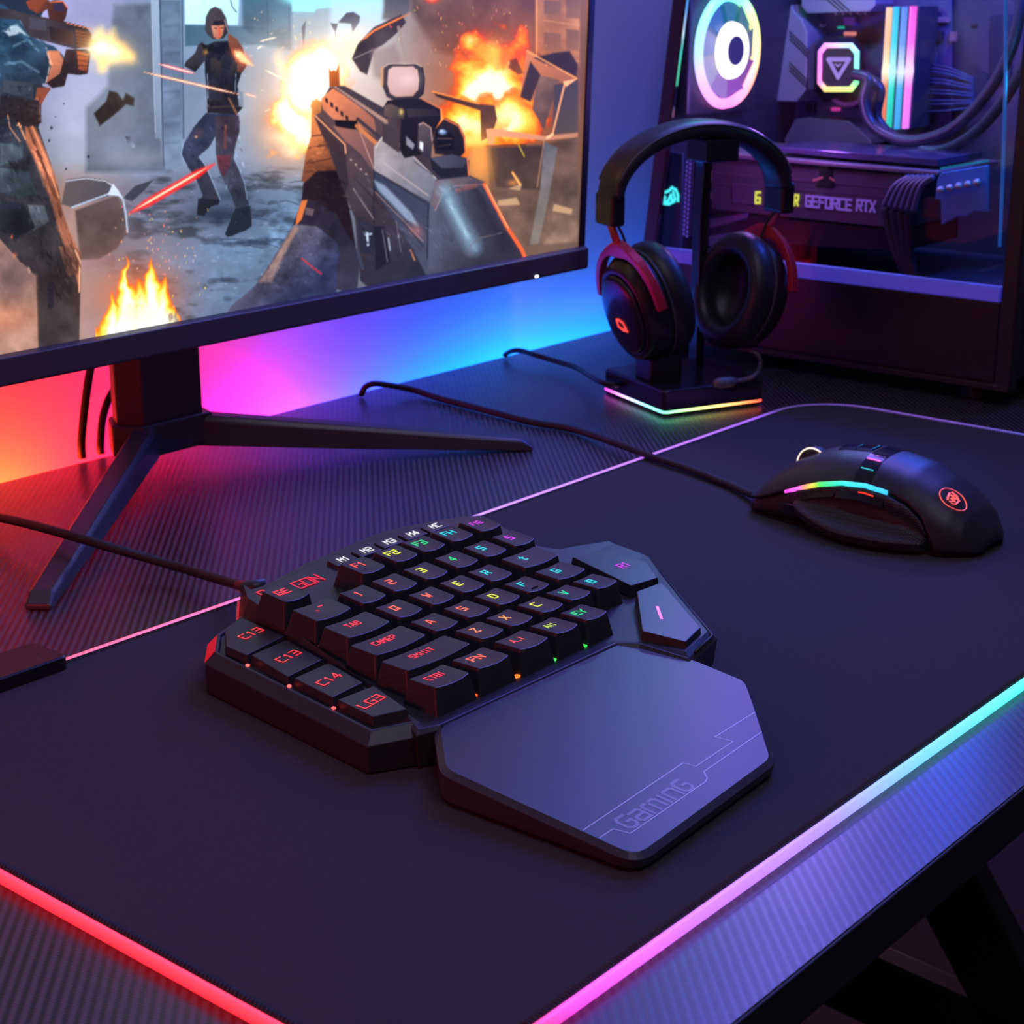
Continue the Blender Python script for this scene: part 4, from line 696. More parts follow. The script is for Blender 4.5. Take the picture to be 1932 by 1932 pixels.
# thumb keys
z3 = lambda pts: Zp(pts, 4.391, 960, 1000)
pad('thumb_key', z3([(527, 222), (640, 200), (830, 166), (1140, 266), (1235, 392), (1012, 460)]), lambda p: .0232+.10*(p[1]-.385), .0052, keym, 'R1', MAG, z3([(950, 295)])[0], .0042, 0)
tk = pad('thumb_key', z3([(1060, 508), (1268, 432), (1588, 806), (1465, 925), (1106, 836)]), lambda p: .0232+.10*(p[1]-.375), .0056, keym)
g = MB(); zt_k = lambda p: .0233+.10*(p[1]-.375); q0, q1 = at(*z3([(1230, 637)])[0], zt_k), at(*z3([(1265, 735)])[0], zt_k); g.ribbon([q0, q1], .0012, (0, -.1, 1), .0001); g.build('legend', glow('legend_pink', rgb(255, 130, 240), 1.3), tk)
# thin rim that frames the thumb keys
rimp = [at(x, y, .0182) for x, y in z3([(1150, 268), (1195, 285), (1688, 876), (1545, 1012)])]
m_ = MB(); m_.tube(rimp, .0007, 6); m_.build('thumb_rim', plast, kb, smooth=True)
# logo letters on the deck (one key covers the middle of the word)
g = MB(); lm = legend_mat((235, 30, 50))
def decktext(t, c, hgt, w, ws, dirx):
    d = np.array(dirx, float); d /= np.linalg.norm(d); 
    def P(x, y):
        q = np.array([c[0]+x*d[0]-y*d[1], c[1]+x*d[1]+y*d[0], 0]); q[2] = zdeck(q)+.00025; return q
    word(g, t, hgt, P, (0, -.1, 1), w, ws=ws, gap=1.3)
cg = at(*Zp([(880, 608)], 4.391, 380, 960)[0], zdeck); decktext('GON', cg, .0062, .0008, .95, (1, .03))
c0 = at(*Zp([(522, 708)], 4.391, 380, 960)[0], zdeck); decktext('R', c0, .0058, .0008, .9, (1, .03))
g.build('logo_lettering', lm, kb)
# small lamps under the key corners
lampm = mat('key_lamp', (.1, .1, .1), .4, attr=True, es=2.0)
def lamp(p, r, c):
    g = MB(); g.box(p-np.array([r, r, .0002]), p+np.array([r, r, .0006]), rgb(*c)); g.build('key_lamp', lampm, kb, cols=True)
for (x, y), c in (((1802, 1630), (255, 110, 40)), ((1442, 1795), (255, 80, 30)), ((815, 1810), (255, 60, 50)), ((15, 1345), (255, 60, 40))):
    px = Zp([(x, y)], 4.83, 600, 940)[0]; p = at(*px, zdeck); lamp(p, .0009, c)
for (x, y), c in (((630, 962), (60, 230, 80)), ((378, 1075), (60, 230, 80)), ((70, 1215), (255, 120, 40))):
    px = z3([(x, y)])[0]; p = at(*px, zdeck); lamp(p, .0009, c)
for (x, y) in ((383, 1300), (727, 1473), (1095, 1655), (980, 1135), (1215, 1272)):
    px = Zp([(x, y)], 4.391, 380, 960)[0]; p = at(*px, zwing if x != 980 and x != 1215 else zdeck); lamp(p, .0006, (255, 90, 80))
# wrist rest
z4 = lambda pts: Zp(pts, 2.76, 780, 1180)
ry1 = at(829, 1372, .0188)[1]; ry0 = at(1193, 1609, .0105)[1]
def zrest(p): y = p[1]; return float(np.interp(y, [ry0-.05, ry0, ry1, ry1+.05], [.0105-.05*.0083/(ry1-ry0), .0105, .0188, .0188+.05*.0083/(ry1-ry0)]))
rt = ccw([at(x, y, zrest) for x, y in z4([(140, 532), (172, 746), (1115, 1180), (1190, 1178), (1856, 692), (1780, 450), (1724, 290), (1420, 166), (1185, 92), (1062, 95)])])
rt = round_poly(rt, .004, 3)
ro = [np.array([p[0], p[1], p[2]-.0016]) for p in offset_poly(rt, .0024)]
m_ = MB(); m_.rings([[np.array([p[0], p[1], KB0+.0004]) for p in offset_poly(rt, .0006)], [np.array([p[0], p[1], KB0+.0018]) for p in offset_poly(rt, .0019)], ro, rt])
restm = mat('rest_rubber', (.046, .044, .048), .38, bump=(2200, .04, .0002))
wr = m_.build('wrist_rest', restm, kb, bevel=.0003)
g = MB(); on = lambda x, y: at(x, y, zrest)+np.array([0, 0, .00002])
nr = np.array([0, -(.0083)/(ry1-ry0), 1.0])
for L in ([(885, 1066), (1405, 716), (1470, 735), (1665, 605), (1568, 582), (1776, 453)], [(970, 1105), (1040, 1060), (1130, 1083), (1520, 815), (1530, 795), (1512, 762), (1812, 555)]):
    g.ribbon([on(*p) for p in z4(L)], .00038, nr, .00003)
g.build('printed_lines', mat('pale_print', (.80, .78, .92), .38), wr)
g = MB(); t0 = on(*z4([(1108, 1036)])[0]); t1 = on(*z4([(1420, 832)])[0]); ex = (t1-t0); Lw = np.linalg.norm(ex); ex /= Lw; ey = np.cross(nr/np.linalg.norm(nr), ex)
gl, Lg = glyphs('GamInG'.replace('I', 'i'), .0068, 1.0, 1.5)
word(g, 'gaming', .0084, lambda x, y: (t0+t1)/2+ex*x*Lw/.0395+ey*(y+.0014), nr, .00125, ws=.98, gap=1.5, off=.00003)
g.build('printed_word', mat('grey_word', (.30, .29, .38), .38), wr)
# cable
cab = [at(470, 1112, .021)+np.array([.004, -.002, -.004]), at(462, 1108, .018), at(430, 1098, .014), at(330, 1068, .009), at(230, 1039, .0155), at(165, 1020, .0198), at(110, 1004, .0195), at(50, 988, .016), at(0, 977, .0115), at(-60, 968, .005), at(-150, 960, .0025), at(-300, 975, .0025)]
m_ = MB(); m_.tube(cr(cab, 10), .0023, 10); braid = mat('braided_sleeve', (.02, .017, .017), .6, bump=(900, .6, .0008)); m_.build('cable', braid, kb, smooth=True)
m_ = MB(); q = at(466, 1110, .0195); m_.tube([q+np.array([.006, -.006, .001]), q, at(452, 1105, .0175)], [.0036, .0034, .0028], 10); m_.build('cable_sleeve', plast, kb, smooth=True)
# ------------------------------------------------------------------ monitor
MY = .7115; TH = math.radians(2.2); MZ = .0862
def mon(x, y, z):                                   # monitor panel leans a little towards the desk
    dy, dz_ = y-MY, z-MZ
    return np.array([x, MY+dy*math.cos(TH)-dz_*math.sin(TH), MZ+dz_*math.cos(TH)+dy*math.sin(TH)])
MON_N = mon(0, MY-1, MZ)-mon(0, MY, MZ)
SX0, SX1, SZ0, SZ1 = .279, .9170, .1016, .4606
def proj(p):
    v = p-CAM; w_ = v@FWD; return 966+F*(v@RGT)/w_, 966-F*(v@UP)/w_
mo = thing('monitor', 'wide black monitor showing a battle game, on a two-legged metal stand', 'monitor', (.598, .78, 0))
bezm = mat('bezel_plastic', (.014, .013, .017), .35)
m_ = MB(); m_.box((.2725, MY+.0012, MZ+.002), (.9235, MY+.016, .468), X=lambda v: mon(*v))
m_.box((.33, MY+.016, .12), (.866, MY+.034, .42), X=lambda v: mon(*v)); m_.build('back_housing', bezm, mo, bevel=.002)
m_ = MB()
fr = lambda x0, z0, x1, z1: m_.box((x0, MY-.0010, z0), (x1, MY+.0040, z1), X=lambda v: mon(*v))
fr(SX1, SZ0, .9235, .468); fr(.2725, SZ0, SX0, .468); fr(SX0, SZ1, SX1, .468); m_.build('bezel', bezm, mo, bevel=.0006)
m_ = MB(); C = [(MY-.0045, MZ+.0015), (MY-.0030, MZ), (MY+.015, MZ), (MY+.016, SZ0), (MY-.0005, SZ0), (MY-.0042, SZ0-.0012)]
m_.rings([[mon(x, y, z) for y, z in C] for x in (.2725, .9237)]); ch = m_.build('chin', mat('chin_plastic', (.075, .068, .09), .40), mo, bevel=.0006)
pl = atp(1011, 521, 1, MY-.004); m_ = MB(); m_.box((pl[0]-.0014, MY-.0050, MZ+.0012), (pl[0]+.0014, MY-.0038, MZ+.0026)); m_.build('power_lamp', glow('white_lamp', (1, 1, 1), 3), mo)
# screen
#SCREEN#
pic = paint()
def axis(a, b, v0, v1, fine, coarse):
    u = list(np.arange(a, v0, coarse))+list(np.arange(v0, v1, fine))+list(np.arange(v1, b, coarse)); return np.array(u+[b])
ux = axis(SX0, SX1, .462, SX1, .00048, .004); uz = axis(SZ0, SZ1, SZ0, .272, .00052, .004)
gx_, gz_ = np.meshgrid(ux, uz); ct, sth = math.cos(TH), math.sin(TH); yo = .0
V = np.stack([gx_, MY-(gz_-MZ)*sth, MZ+(gz_-MZ)*ct], -1).reshape(-1, 3)
d_ = V-CAM; w_ = d_@FWD; pu = 966+F*(d_@RGT)/w_; pv = 966-F*(d_@UP)/w_      # flat picture fixed to the screen plane
ju = np.clip(pu-pic.x0-.5, 0, pic.W-1.001); jv = np.clip(pv-pic.y0-.5, 0, pic.H-1.001); iu, iv = ju.astype(int), jv.astype(int); fu, fv = (ju-iu)[:, None], (jv-iv)[:, None]; A3 = pic.a
c_ = (A3[iv, iu]*(1-fu)+A3[iv, iu+1]*fu)*(1-fv)+(A3[iv+1, iu]*(1-fu)+A3[iv+1, iu+1]*fu)*fv
c_ = np.where(c_ <= .04045, c_/12.92, ((c_+.055)/1.055)**2.4)
me = bpy.data.meshes.new('screen'); nx_, nz_ = len(ux), len(uz); ii = (np.arange(nz_-1)[:, None]*nx_+np.arange(nx_-1)[None, :]).ravel()
fc = np.stack([ii, ii+1, ii+nx_+1, ii+nx_], -1).astype(np.int32)
me.vertices.add(len(V)); me.vertices.foreach_set('co', V.astype(np.float32).ravel()); me.loops.add(fc.size); me.loops.foreach_set('vertex_index', fc.ravel()); me.polygons.add(len(fc)); me.polygons.foreach_set('loop_start', (np.arange(len(fc))*4).astype(np.int32)); me.update(calc_edges=True); me.validate()
ca_ = me.color_attributes.new('Col', 'FLOAT_COLOR', 'POINT'); ca_.data.foreach_set('color', np.concatenate([c_, np.ones((len(c_), 1))], 1).astype(np.float32).ravel())
scm = mat('screen_picture', (.01, .01, .01), .35, spec=.3, attr=True, es=1.2)
link('screen', me, scm, mo)
# stand
gun = mat('gunmetal', (.075, .07, .078), .36, metal=.35)
m_ = MB(); cx0, cx1, cy0, cy1 = .589, .6330, .7690, .7960
m_.rings([[np.array(p) for p in ((cx0+.001, cy0, z), (cx1, cy0, z), (cx1+.003, cy0+.012, z), (cx1, cy1, z), (cx0-.001, cy1, z), (cx0-.008, cy0+.014, z))] for z in (.030, .30)])
m_.build('stand_column', gun, mo, bevel=.001)
m_ = MB(); m_.rings([[np.array(p) for p in ((cx0-.004, cy0-.004, z), (cx1+.004, cy0-.004, z), (cx1+.010, cy0+.014, z), (cx1, cy1+.006, z), (cx0, cy1+.006, z), (cx0-.012, cy0+.014, z))] for z in (.0125, .0315)])
m_.build('stand_hub', gun, mo, bevel=.0015)
def leg(pts_base, tip, w1, h1):
    b = np.array(pts_base); t = tip-b; t[2] = 0; L = np.linalg.norm(t); t /= L; n_ = np.array([-t[1], t[0], 0]); m_ = MB()
    def sec(p, w, z0, z1, k=.72): return [p+n_*w/2+np.array([0, 0, z0]), p-n_*w/2+np.array([0, 0, z0]), p-n_*w/2*1.0+np.array([0, 0, z1*.8+z0*.2]), p-n_*w/2*k+np.array([0, 0, z1]), p+n_*w/2*k+np.array([0, 0, z1]), p+n_*w/2+np.array([0, 0, z1*.8+z0*.2])]
    b0 = b*np.array([1, 1, 0]); t0 = np.array([tip[0], tip[1], 0])
    m_.rings([sec(b0, w1, .0125, .0315), sec(b0*.45+t0*.55, w1*.95, .0052, .0185), sec(t0-t*.004, w1*.85, .0006, .0075), sec(t0+t*.003, w1*.80, .0002, .0030)])
    return m_.build('stand_leg', gun, mo, bevel=.0007)
leg((.598, .776, 0), at(75, 1136, .003), .0150, .02); leg((.626, .778, 0), at(994, 838, .003), .0150, .02)
cbm = mat('cable_rubber', (.012, .011, .012), .45)
for P in ([(188, 640), (172, 690), (161, 760), (154, 830), (152, 880), (151, 925)], [(232, 715), (207, 750), (194, 790), (190, 835), (191, 880)]):
    pts = [atp(x, y, 1, .8295) for x, y in P]; pts = [p for p in pts if p[2] > .004]
    m_ = MB(); m_.tube(cr([pts[0]+np.array([0, -.03, .02])]+pts+[np.array([pts[-1][0]*1.0, .8300, .0015])], 8), .0026, 10); m_.build('cable', cbm, mo, smooth=True)
# light strip under the rear edge of the desk, washing the wall
def wallcol(x):
    c = ramp(x, [(.40, (255, 60, 0)), (.50, (255, 80, 5)), (.55, (255, 62, 10)), (.60, (255, 22, 20)), (.645, (255, 2, 32)), (.69, (255, 4, 55)), (.74, (225, 20, 140)), (.79, (125, 50, 255)), (.85, (60, 62, 255)), (.91, (20, 85, 255)), (.97, (0, 105, 255)), (1.04, (0, 125, 255)), (1.2, (0, 100, 255))])
    k = float(np.interp(x, [.40, .50, .53, .6, .7, .8, .9, 1.05, 1.2], [.15, .7, 1.7, 1.3, 1.05, .72, .62, .60, .5])); return tuple(v*k for v in c)
m_ = MB(); xs = np.arange(.05, 1.3, .01)
for x in xs: pass
rg = [[np.array([x, y, z]) for y, z in ((DESK_B+.006, -.030), (DESK_B+.006, -.026), (WALL_Y-.006, -.026), (WALL_Y-.006, -.030))] for x in xs]
m_.rings(rg); m_.c = [wallcol(xs[i//4]) for i in range(len(m_.v))]
m_.build('rear_light_strip', mat('wall_wash_led', (.1, .1, .1), .5, attr=True, es=34.0), desk, cols=True)

m_ = MB(); m_.box((.0, DESK_B+.0005, -.036), (1.3, WALL_Y-.0005, -.0305)); m_.build('strip_light_stop', black, desk)  # unseen box added under the strip to keep its light off floor and legs

# ------------------------------------------------------------------ computer
PX = 1.0673
pc = thing('computer_case', 'black glass-sided desktop computer with colourful lit parts inside, behind the headset', 'computer', (1.16, .6, 0))
casem = mat('case_steel', (.020, .016, .019), .42)
X = lambda px, py, x=PX: atp(px, py, 0, x)
yN = X(1917, 560)[1]; yF0 = X(1208, 500)[1]; yF1 = X(1268, 0)[1]; zT = .40; XB = PX+.20
yFt = yF0+(yF1-yF0)*(zT-.065)/(.26-.065); yFb = yF0
print('pc', yN, yF0, yF1)
far = lambda z: yF0+(yF1-yF0)*(z-.065)/(.26-.065)
def quadslab(mb, x0, x1, pts):                       # prism between two X planes; pts = (y, z)
    mb.rings([[np.array([x, y, z]) for y, z in pts] for x in (x0, x1)])
m_ = MB(); quadslab(m_, XB-.004, XB, [(yN, .010), (far(.01), .010), (far(zT), zT), (yN, zT)]); m_.build('motherboard_tray', mat('tray_steel', (.03, .03, .045), .45), pc)
m_ = MB(); m_.box((PX, yN, zT-.012), (XB, far(zT), zT)); m_.build('top_panel', casem, pc, bevel=.001)
m_ = MB(); m_.box((PX+.002, yN, .010), (XB, far(.01), .018)); m_.build('bottom_panel', casem, pc, bevel=.001)
m_ = MB(); quadslab(m_, PX+.012, XB, [(far(.01), .010), (far(.01)-.004, .010), (far(zT)-.004, zT), (far(zT), zT)]); m_.build('rear_panel', mat('rear_steel', (.02, .02, .03), .5), pc)
m_ = MB(); m_.box((PX+.004, yN, .010), (XB, yN+.006, zT)); m_.build('front_panel', mat('front_mesh', (.012, .010, .014), .55), pc, bevel=.001)
yP = X(1893, 500)[1]; yQ = X(1232, 470)[1]
m_ = MB(); m_.box((PX, yN-.001, .010), (PX+.012, yP, zT)); m_.build('front_pillar', casem, pc, bevel=.0015)
dq = yQ-yF0
m_ = MB(); quadslab(m_, PX, PX+.004, [(far(.01), .010), (far(.01)+dq, .010), (far(zT)+dq, zT), (far(zT), zT)]); m_.build('rear_pillar', casem, pc, bevel=.001)
z1 = X(1495, 498)[2]; z0 = X(1495, 523)[2]
zb0 = X(1430, 653)[2]
m_ = MB(); m_.box((PX, yP, zb0), (PX+.004, far(.05)+dq, z0)); m_.build('lower_side_panel', mat('side_panel', (.018, .013, .016), .38), pc, bevel=.0006)
m_ = MB(); m_.box((PX-.0008, yN, .0105), (PX+.004, far(.01), zb0-.0012)); sk = m_.build('skirt_rail', casem, pc, bevel=.0006)
m_ = MB(); sc = X(1878, 727); m_.tube([sc+np.array([-.0012, 0, 0]), sc+np.array([.001, 0, 0])], .0016, 8); m_.build('screw', mat('screw_metal', (.10, .09, .10), .35, metal=.7), pc)
m_ = MB(); m_.box((PX-.0004, yP+.001, z0), (PX+.010, far(.08)+dq, z1)); m_.build('glass_rail', mat('rail_blue_sheen', (.25, .25, .35), .35, emit=rgb(45, 38, 165), es=.75), pc, bevel=.0006)  # rail below the glass; its reflected blue light is put in as emission
gl = bpy.data.materials.new('clear_glass'); gl.use_nodes = True; nt = gl.node_tree; nt.nodes.remove(nt.nodes['Principled BSDF'])
tr = nt.nodes.new('ShaderNodeBsdfTransparent'); gs = nt.nodes.new('ShaderNodeBsdfGlossy'); gs.inputs['Roughness'].default_value = .02; mx = nt.nodes.new('ShaderNodeMixShader'); fr_ = nt.nodes.new('ShaderNodeFresnel'); fr_.inputs[0].default_value = 1.22
tr.inputs[0].default_value = (.93, .92, .95, 1)
nt.links.new(fr_.outputs[0], mx.inputs[0]); nt.links.new(tr.outputs[0], mx.inputs[1]); nt.links.new(gs.outputs[0], mx.inputs[2]); nt.links.new(mx.outputs[0], nt.nodes['Material Output'].inputs[0])
m_ = MB(); quadslab(m_, PX+.0005, PX+.0032, [(yP, z1), (far(z1)+dq, z1), (far(zT)+dq, zT-.012), (yP, zT-.012)]); m_.build('side_glass', gl, pc)
for y in (yN+.03, far(.01)-.03):
    for x in (PX+.02, XB-.02):
        m_ = MB(); m_.tube([(x, y, .0003), (x, y, .0105)], .011, 14); m_.build('foot', mat('rubber', (.012, .012, .012), .7), pc)
# interior: shroud floor, board, parts
MBX = XB-.010                                        # motherboard plane
m_ = MB(); m_.box((PX+.012, yP, z1-.014), (XB-.004, far(.08)-.006, z1-.010)); m_.build('shroud', mat('shroud_steel', (.03, .03, .045), .45), pc)
def bx(name, px0, py0, px1, py1, x, dx, m, parent=None, bevel=.0008, cols=None):
    "box standing on the plane x, outlined by two opposite corners"
    p, q = X(px0, py0, x), X(px1, py1, x); m_ = MB()
    m_.box((x, min(p[1], q[1]), min(p[2], q[2])), (x+dx, max(p[1], q[1]), max(p[2], q[2]))); return m_.build(name, m, parent or pc, bevel)
def py(name, px, x, dx, m, parent=None, bevel=.0006):
    P = [X(a, b, x) for a, b in px]; m_ = MB(); m_.rings([P, [p+np.array([dx, 0, 0]) for p in P]]); return m_.build(name, m, parent or pc, bevel)
pcb = mat('circuit_board', (.05, .045, .11), .5, bump=(400, .8, .001))
mbp = py('motherboard', [(1330, 20), (1335, -120), (1795, -90), (1795, 250), (1330, 300)], MBX, .003, pcb)
sil = mat('brushed_shroud', (.34, .32, .40), .36, metal=.5); dark = mat('dark_part', (.02, .018, .025), .4); pale = mat('pale_part', (.40, .38, .46), .45)
hx = XB-.040
h1 = py('heatsink', [(1449, 190), (1447, -60), (1470, -60), (1496, 20), (1512, 36), (1523, 60), (1520, 170), (1502, 192)], hx, .03, sil)
for k in range(6):
    m_ = MB(); yy = 60+k*7+(38 if k > 2 else 0); m_.ribbon([X(1490, yy, hx-.0004), X(1524, yy+34, hx-.0004)], .0011, (-1, 0, 0)); m_.build('groove', dark, h1)
h2 = py('heatsink', [(1512, -40), (1512, 12), (1523, 25), (1640, 22), (1652, 8), (1650, -40)], hx, .03, sil)
for k in range(3):
    m_ = MB(); m_.ribbon([X(1556+k*9, -5, hx-.0004), X(1584+k*9, 20, hx-.0004)], .0011, (-1, 0, 0)); m_.build('groove', dark, h2)
py('heatsink', [(1480, 262), (1500, 225), (1520, 222), (1600, 228), (1640, 262), (1645, 272), (1480, 272)], hx+.004, .03, mat('dark_armour', (.16, .14, .19), .35, metal=.5))
for i, (x, y, r) in enumerate([(1549, 48, 3.5), (1549, 62, 3.5), (1549, 76, 3.5), (1576, 26, 2.6), (1590, 26, 2.6), (1604, 26, 2.6), (1618, 25, 2.6), (1632, 25, 2.6)]):
    p = X(x, y, MBX-.006); m_ = MB(); rr_ = r/2500; m_.tube([p+np.array([.006, 0, 0]), p], rr_, 10); m_.build('capacitor', pale, mbp)
for n_, (x0, y0, x1, y1), m2 in (('lit_chip', (1580, 50, 1588, 54), glow('teal_dot', rgb(30, 190, 170), .9)), ('chip', (1592, 32, 1612, 48), mat('violet_part', (.25, .08, .4), .4)), ('lit_chip', (1592, 60, 1610, 67), glow('peach_dot', rgb(255, 150, 140), .8)), ('lit_chip', (1568, 203, 1580, 210), glow('pink_dot', rgb(215, 60, 160), .8)),
                                 ('chip', (1757, 58, 1775, 78), dark), ('lit_chip', (1760, 32, 1788, 42), glow('violet_dot', rgb(95, 75, 190), .7)), ('chip', (1520, 195, 1535, 212), dark), ('lit_chip', (1792, 60, 1800, 78), glow('violet_dot2', rgb(110, 80, 170), .6)), ('chip', (1735, 12, 1748, 120), dark), ('lit_chip', (1730, 40, 1738, 108), mat('board_slot', (.07, .08, .2), .4)), ('lit_chip', (1752, 100, 1761, 140), mat('board_slot2', (.1, .08, .16), .4))):
    bx(n_, x0, y0, x1, y1, MBX-.005, .005, m2, mbp, .0003)
# pump block
pumpx = XB-.05
pb = None
def octa(cx, cy, w, h, c, x): return [X(a, b, x) for a, b in ((cx-w+c, cy-h), (cx+w-c, cy-h), (cx+w, cy-h+c*1.2), (cx+w-1, cy+h-c*1.2), (cx+w-c, cy+h), (cx-w+c, cy+h), (cx-w, cy+h-c*1.2), (cx-w+1, cy-h+c*1.2))]
m_ = MB(); m_.rings([octa(1583, 130, 47, 62, 17, pumpx+.03), octa(1583, 128, 45, 57, 16, pumpx+.012), octa(1583, 127, 39.5, 46, 13, pumpx)]); pb = m_.build('cooler_pump', mat('pump_black', (.02, .018, .03), .35), pc, bevel=.0006)
m_ = MB(); A_ = [p-np.array([.0010, 0, 0]) for p in octa(1583, 127, 39.5, 46, 13, pumpx)]; B_ = [p-np.array([.0016, 0, 0]) for p in octa(1583, 127, 31, 36.5, 9.5, pumpx)]
ringc = [(250, 150, 255), (170, 220, 255), (140, 255, 250), (110, 240, 140), (200, 255, 110), (255, 215, 110), (255, 130, 200), (235, 120, 255)]
m_.rings([A_, [p*.5+q*.5-np.array([.0010, 0, 0]) for p, q in zip(A_, B_)], B_], False, False); m_.c = [rgb(*ringc[i % 8]) for i in range(24)]
m_.build('pump_light_ring', mat('ring_led', (.1, .1, .1), .4, attr=True, es=1.9), pb, cols=True)
m_ = MB(); tri = [X(a, b, pumpx-.0012) for a, b in ((1563, 112), (1602, 112), (1581, 146))]; m_.ribbon([tri[0], tri[1], tri[2], tri[0]], .0032, (-1, 0, 0)); m_.ribbon([X(1576, 121, pumpx-.0012), X(1581, 125, pumpx-.0012), X(1586, 121, pumpx-.0012)], .0012, (-1, 0, 0)); m_.build('pump_emblem', glow('emblem_lilac', rgb(165, 140, 235), .95), pb)
m_ = MB(); m_.tube(cr([X(a, b, pumpx+.02) for a, b in ((1571, 186), (1590, 196), (1615, 194), (1628, 178))], 6), .0022, 8); m_.build('pump_bracket', mat('bracket_tint', (.35, .12, .25), .4), pb, smooth=True)
# memory sticks
sticks = [((1674, 14), (1660, 240), [(255, 205, 140), (255, 190, 120), (255, 250, 190), (240, 120, 70), (235, 110, 70)]), ((1687, 13), (1675, 243), [(40, 195, 245), (60, 215, 225), (190, 255, 255), (40, 225, 190), (30, 200, 160)]),
          ((1703, 13), (1690, 244), [(70, 140, 250), (90, 160, 255), (220, 240, 255), (30, 175, 225), (20, 160, 220)]), ((1719, 12), (1705, 243), [(255, 80, 190), (255, 110, 215), (255, 225, 255), (250, 130, 235), (235, 120, 250)])]
ramx = XB-.055
for k, (a, b, cs) in enumerate(sticks):
    p, q = X(*a, ramx), X(*b, ramx); w_ = .0052 if k < 3 else .0075; m_ = MB(); st = None
    mid = (p+q)/2
    m_.rings([[np.array([ramx+.006, p[1]-.0036, q[2]]), np.array([ramx+.006, p[1]+.0036, q[2]]), np.array([ramx+.040, p[1]+.0030, q[2]]), np.array([ramx+.040, p[1]-.0030, q[2]])], [np.array([ramx+.006, p[1]-.0036, p[2]]), np.array([ramx+.006, p[1]+.0036, p[2]]), np.array([ramx+.040, p[1]+.0030, p[2]]), np.array([ramx+.040, p[1]-.0030, p[2]])]])
    ms = m_.build('memory_stick', mat('stick_metal', (.08, .07, .10), .35, metal=.5), pc, bevel=.0004)
    m_ = MB(); T = [0, .25, .5, .56, .75, 1]; zz = np.linspace(0, 1, 31); R_ = []; CC = []
    for t in zz:
        y = p[1]; z = p[2]+(q[2]-p[2])*t; bl = .0008*math.exp(-((t-.53)/.05)**2); hw = w_/2*.5+bl
        R_.append([np.array([ramx, y-hw*.6, z]), np.array([ramx, y+hw*.6, z]), np.array([ramx+.006, y+hw, z]), np.array([ramx+.006, y-hw, z])]); 
        c = tuple(np.interp(t, [0, .3, .53, .65, 1], [rgb(*cs[j])[i] for j in range(5)]) for i in range(3)); CC += [c]*4
    m_.rings(R_); m_.c = CC; m_.build('light_bar', mat('stick_led', (.1, .1, .1), .4, attr=True, es=1.25), ms, cols=True)
# rear fan with lit ring
fy = far(.23)-.012; c_ = atp(1370, 95, 1, fy); fr1 = .5*np.linalg.norm(atp(1313, 95, 1, fy)-atp(1429, 92, 1, fy))
def ringpts(r, y, n=56): return [np.array([c_[0]+r*math.cos(2*math.pi*k/n), y, c_[2]+r*math.sin(2*math.pi*k/n)]) for k in range(n)]
m_ = MB(); s_ = fr1*1.10
m_.rings([[np.array([c_[0]+a*s_, fy+.010, c_[2]+b*s_]) for a, b in ((-1, -1), (1, -1), (1, 1), (-1, 1))], [np.array([c_[0]+a*s_, fy+.002, c_[2]+b*s_]) for a, b in ((-1, -1), (1, -1), (1, 1), (-1, 1))]]); fan = m_.build('cooling_fan', dark, pc, bevel=.002)
def hue(k):
    return ramp(k, [(0, (255, 215, 120)), (.10, (205, 255, 120)), (.2, (120, 255, 190)), (.33, (110, 230, 255)), (.5, (150, 190, 255)), (.62, (215, 150, 255)), (.75, (255, 130, 225)), (.88, (255, 160, 140)), (1, (255, 215, 120))])
m_ = MB(); n = 56
m_.rings([ringpts(fr1*1.02, fy), ringpts(fr1*1.0, fy-.004), ringpts(fr1*.87, fy-.004), ringpts(fr1*.84, fy)], False, False); m_.c = [hue((i % n)/n) for i in range(len(m_.v))]
m_.build('ring_light', mat('fan_led', (.1, .1, .1), .4, attr=True, es=2.2), fan, cols=True, smooth=True)
blc = lambda k: ramp(k, [(0, (100, 130, 150)), (.2, (20, 150, 150)), (.38, (40, 130, 225)), (.55, (225, 225, 250)), (.68, (205, 165, 250)), (.8, (190, 100, 230)), (.92, (170, 90, 190)), (1, (100, 130, 150))])
m_ = MB(); m_.rings([ringpts(fr1*.86, fy+.0005), ringpts(fr1*.40, fy+.0004)], False, False); m_.c = [tuple(v*(1.0 if i < n else 1.25) for v in blc(((i % n)/n+.03) % 1)) for i in range(2*n)]; m_.build('diffuser', mat('fan_diffuser', (.04, .04, .05), .4, attr=True, es=.5), fan, cols=True)
m_ = MB(); _old = lambda k: ramp(k, [(0, (120, 150, 190)), (.2, (20, 170, 175)), (.38, (40, 130, 235)), (.55, (235, 230, 255)), (.68, (205, 160, 250)), (.8, (200, 90, 235)), (.92, (190, 80, 210)), (1, (120, 150, 190))])
for k in range(9):
    a0_ = 2*math.pi*k/9; pts = []
    for r, da, yy in ((.36, -.30, 0), (.36, .30, -.004), (.60, .42, -.005), (.84, .46, -.004), (.84, -.16, 0), (.6, -.2, 0)):
        pts.append(np.array([c_[0]+fr1*r*math.cos(a0_+da), fy-.001+yy*.6, c_[2]+fr1*r*math.sin(a0_+da)]))
    m_.add(pts+[p+np.array([0, .0012, 0]) for p in pts], [(0, 1, 2, 3, 4, 5), (11, 10, 9, 8, 7, 6)]+[(i, i+6, (i+1) % 6+6, (i+1) % 6) for i in range(6)], tuple(v*.9 for v in blc(k/9+.03)))
m_.build('blades', mat('frosted_blade', (.04, .04, .05), .4, attr=True, es=.65), fan, cols=True)
m_ = MB(); m_.rings([ringpts(fr1*.50, fy-.004), ringpts(fr1*.48, fy-.0075), ringpts(fr1*.24, fy-.0085)], False, False); m_.build('hub_light', glow('hub_led', (1, .93, 1), 2.0), fan, smooth=True)
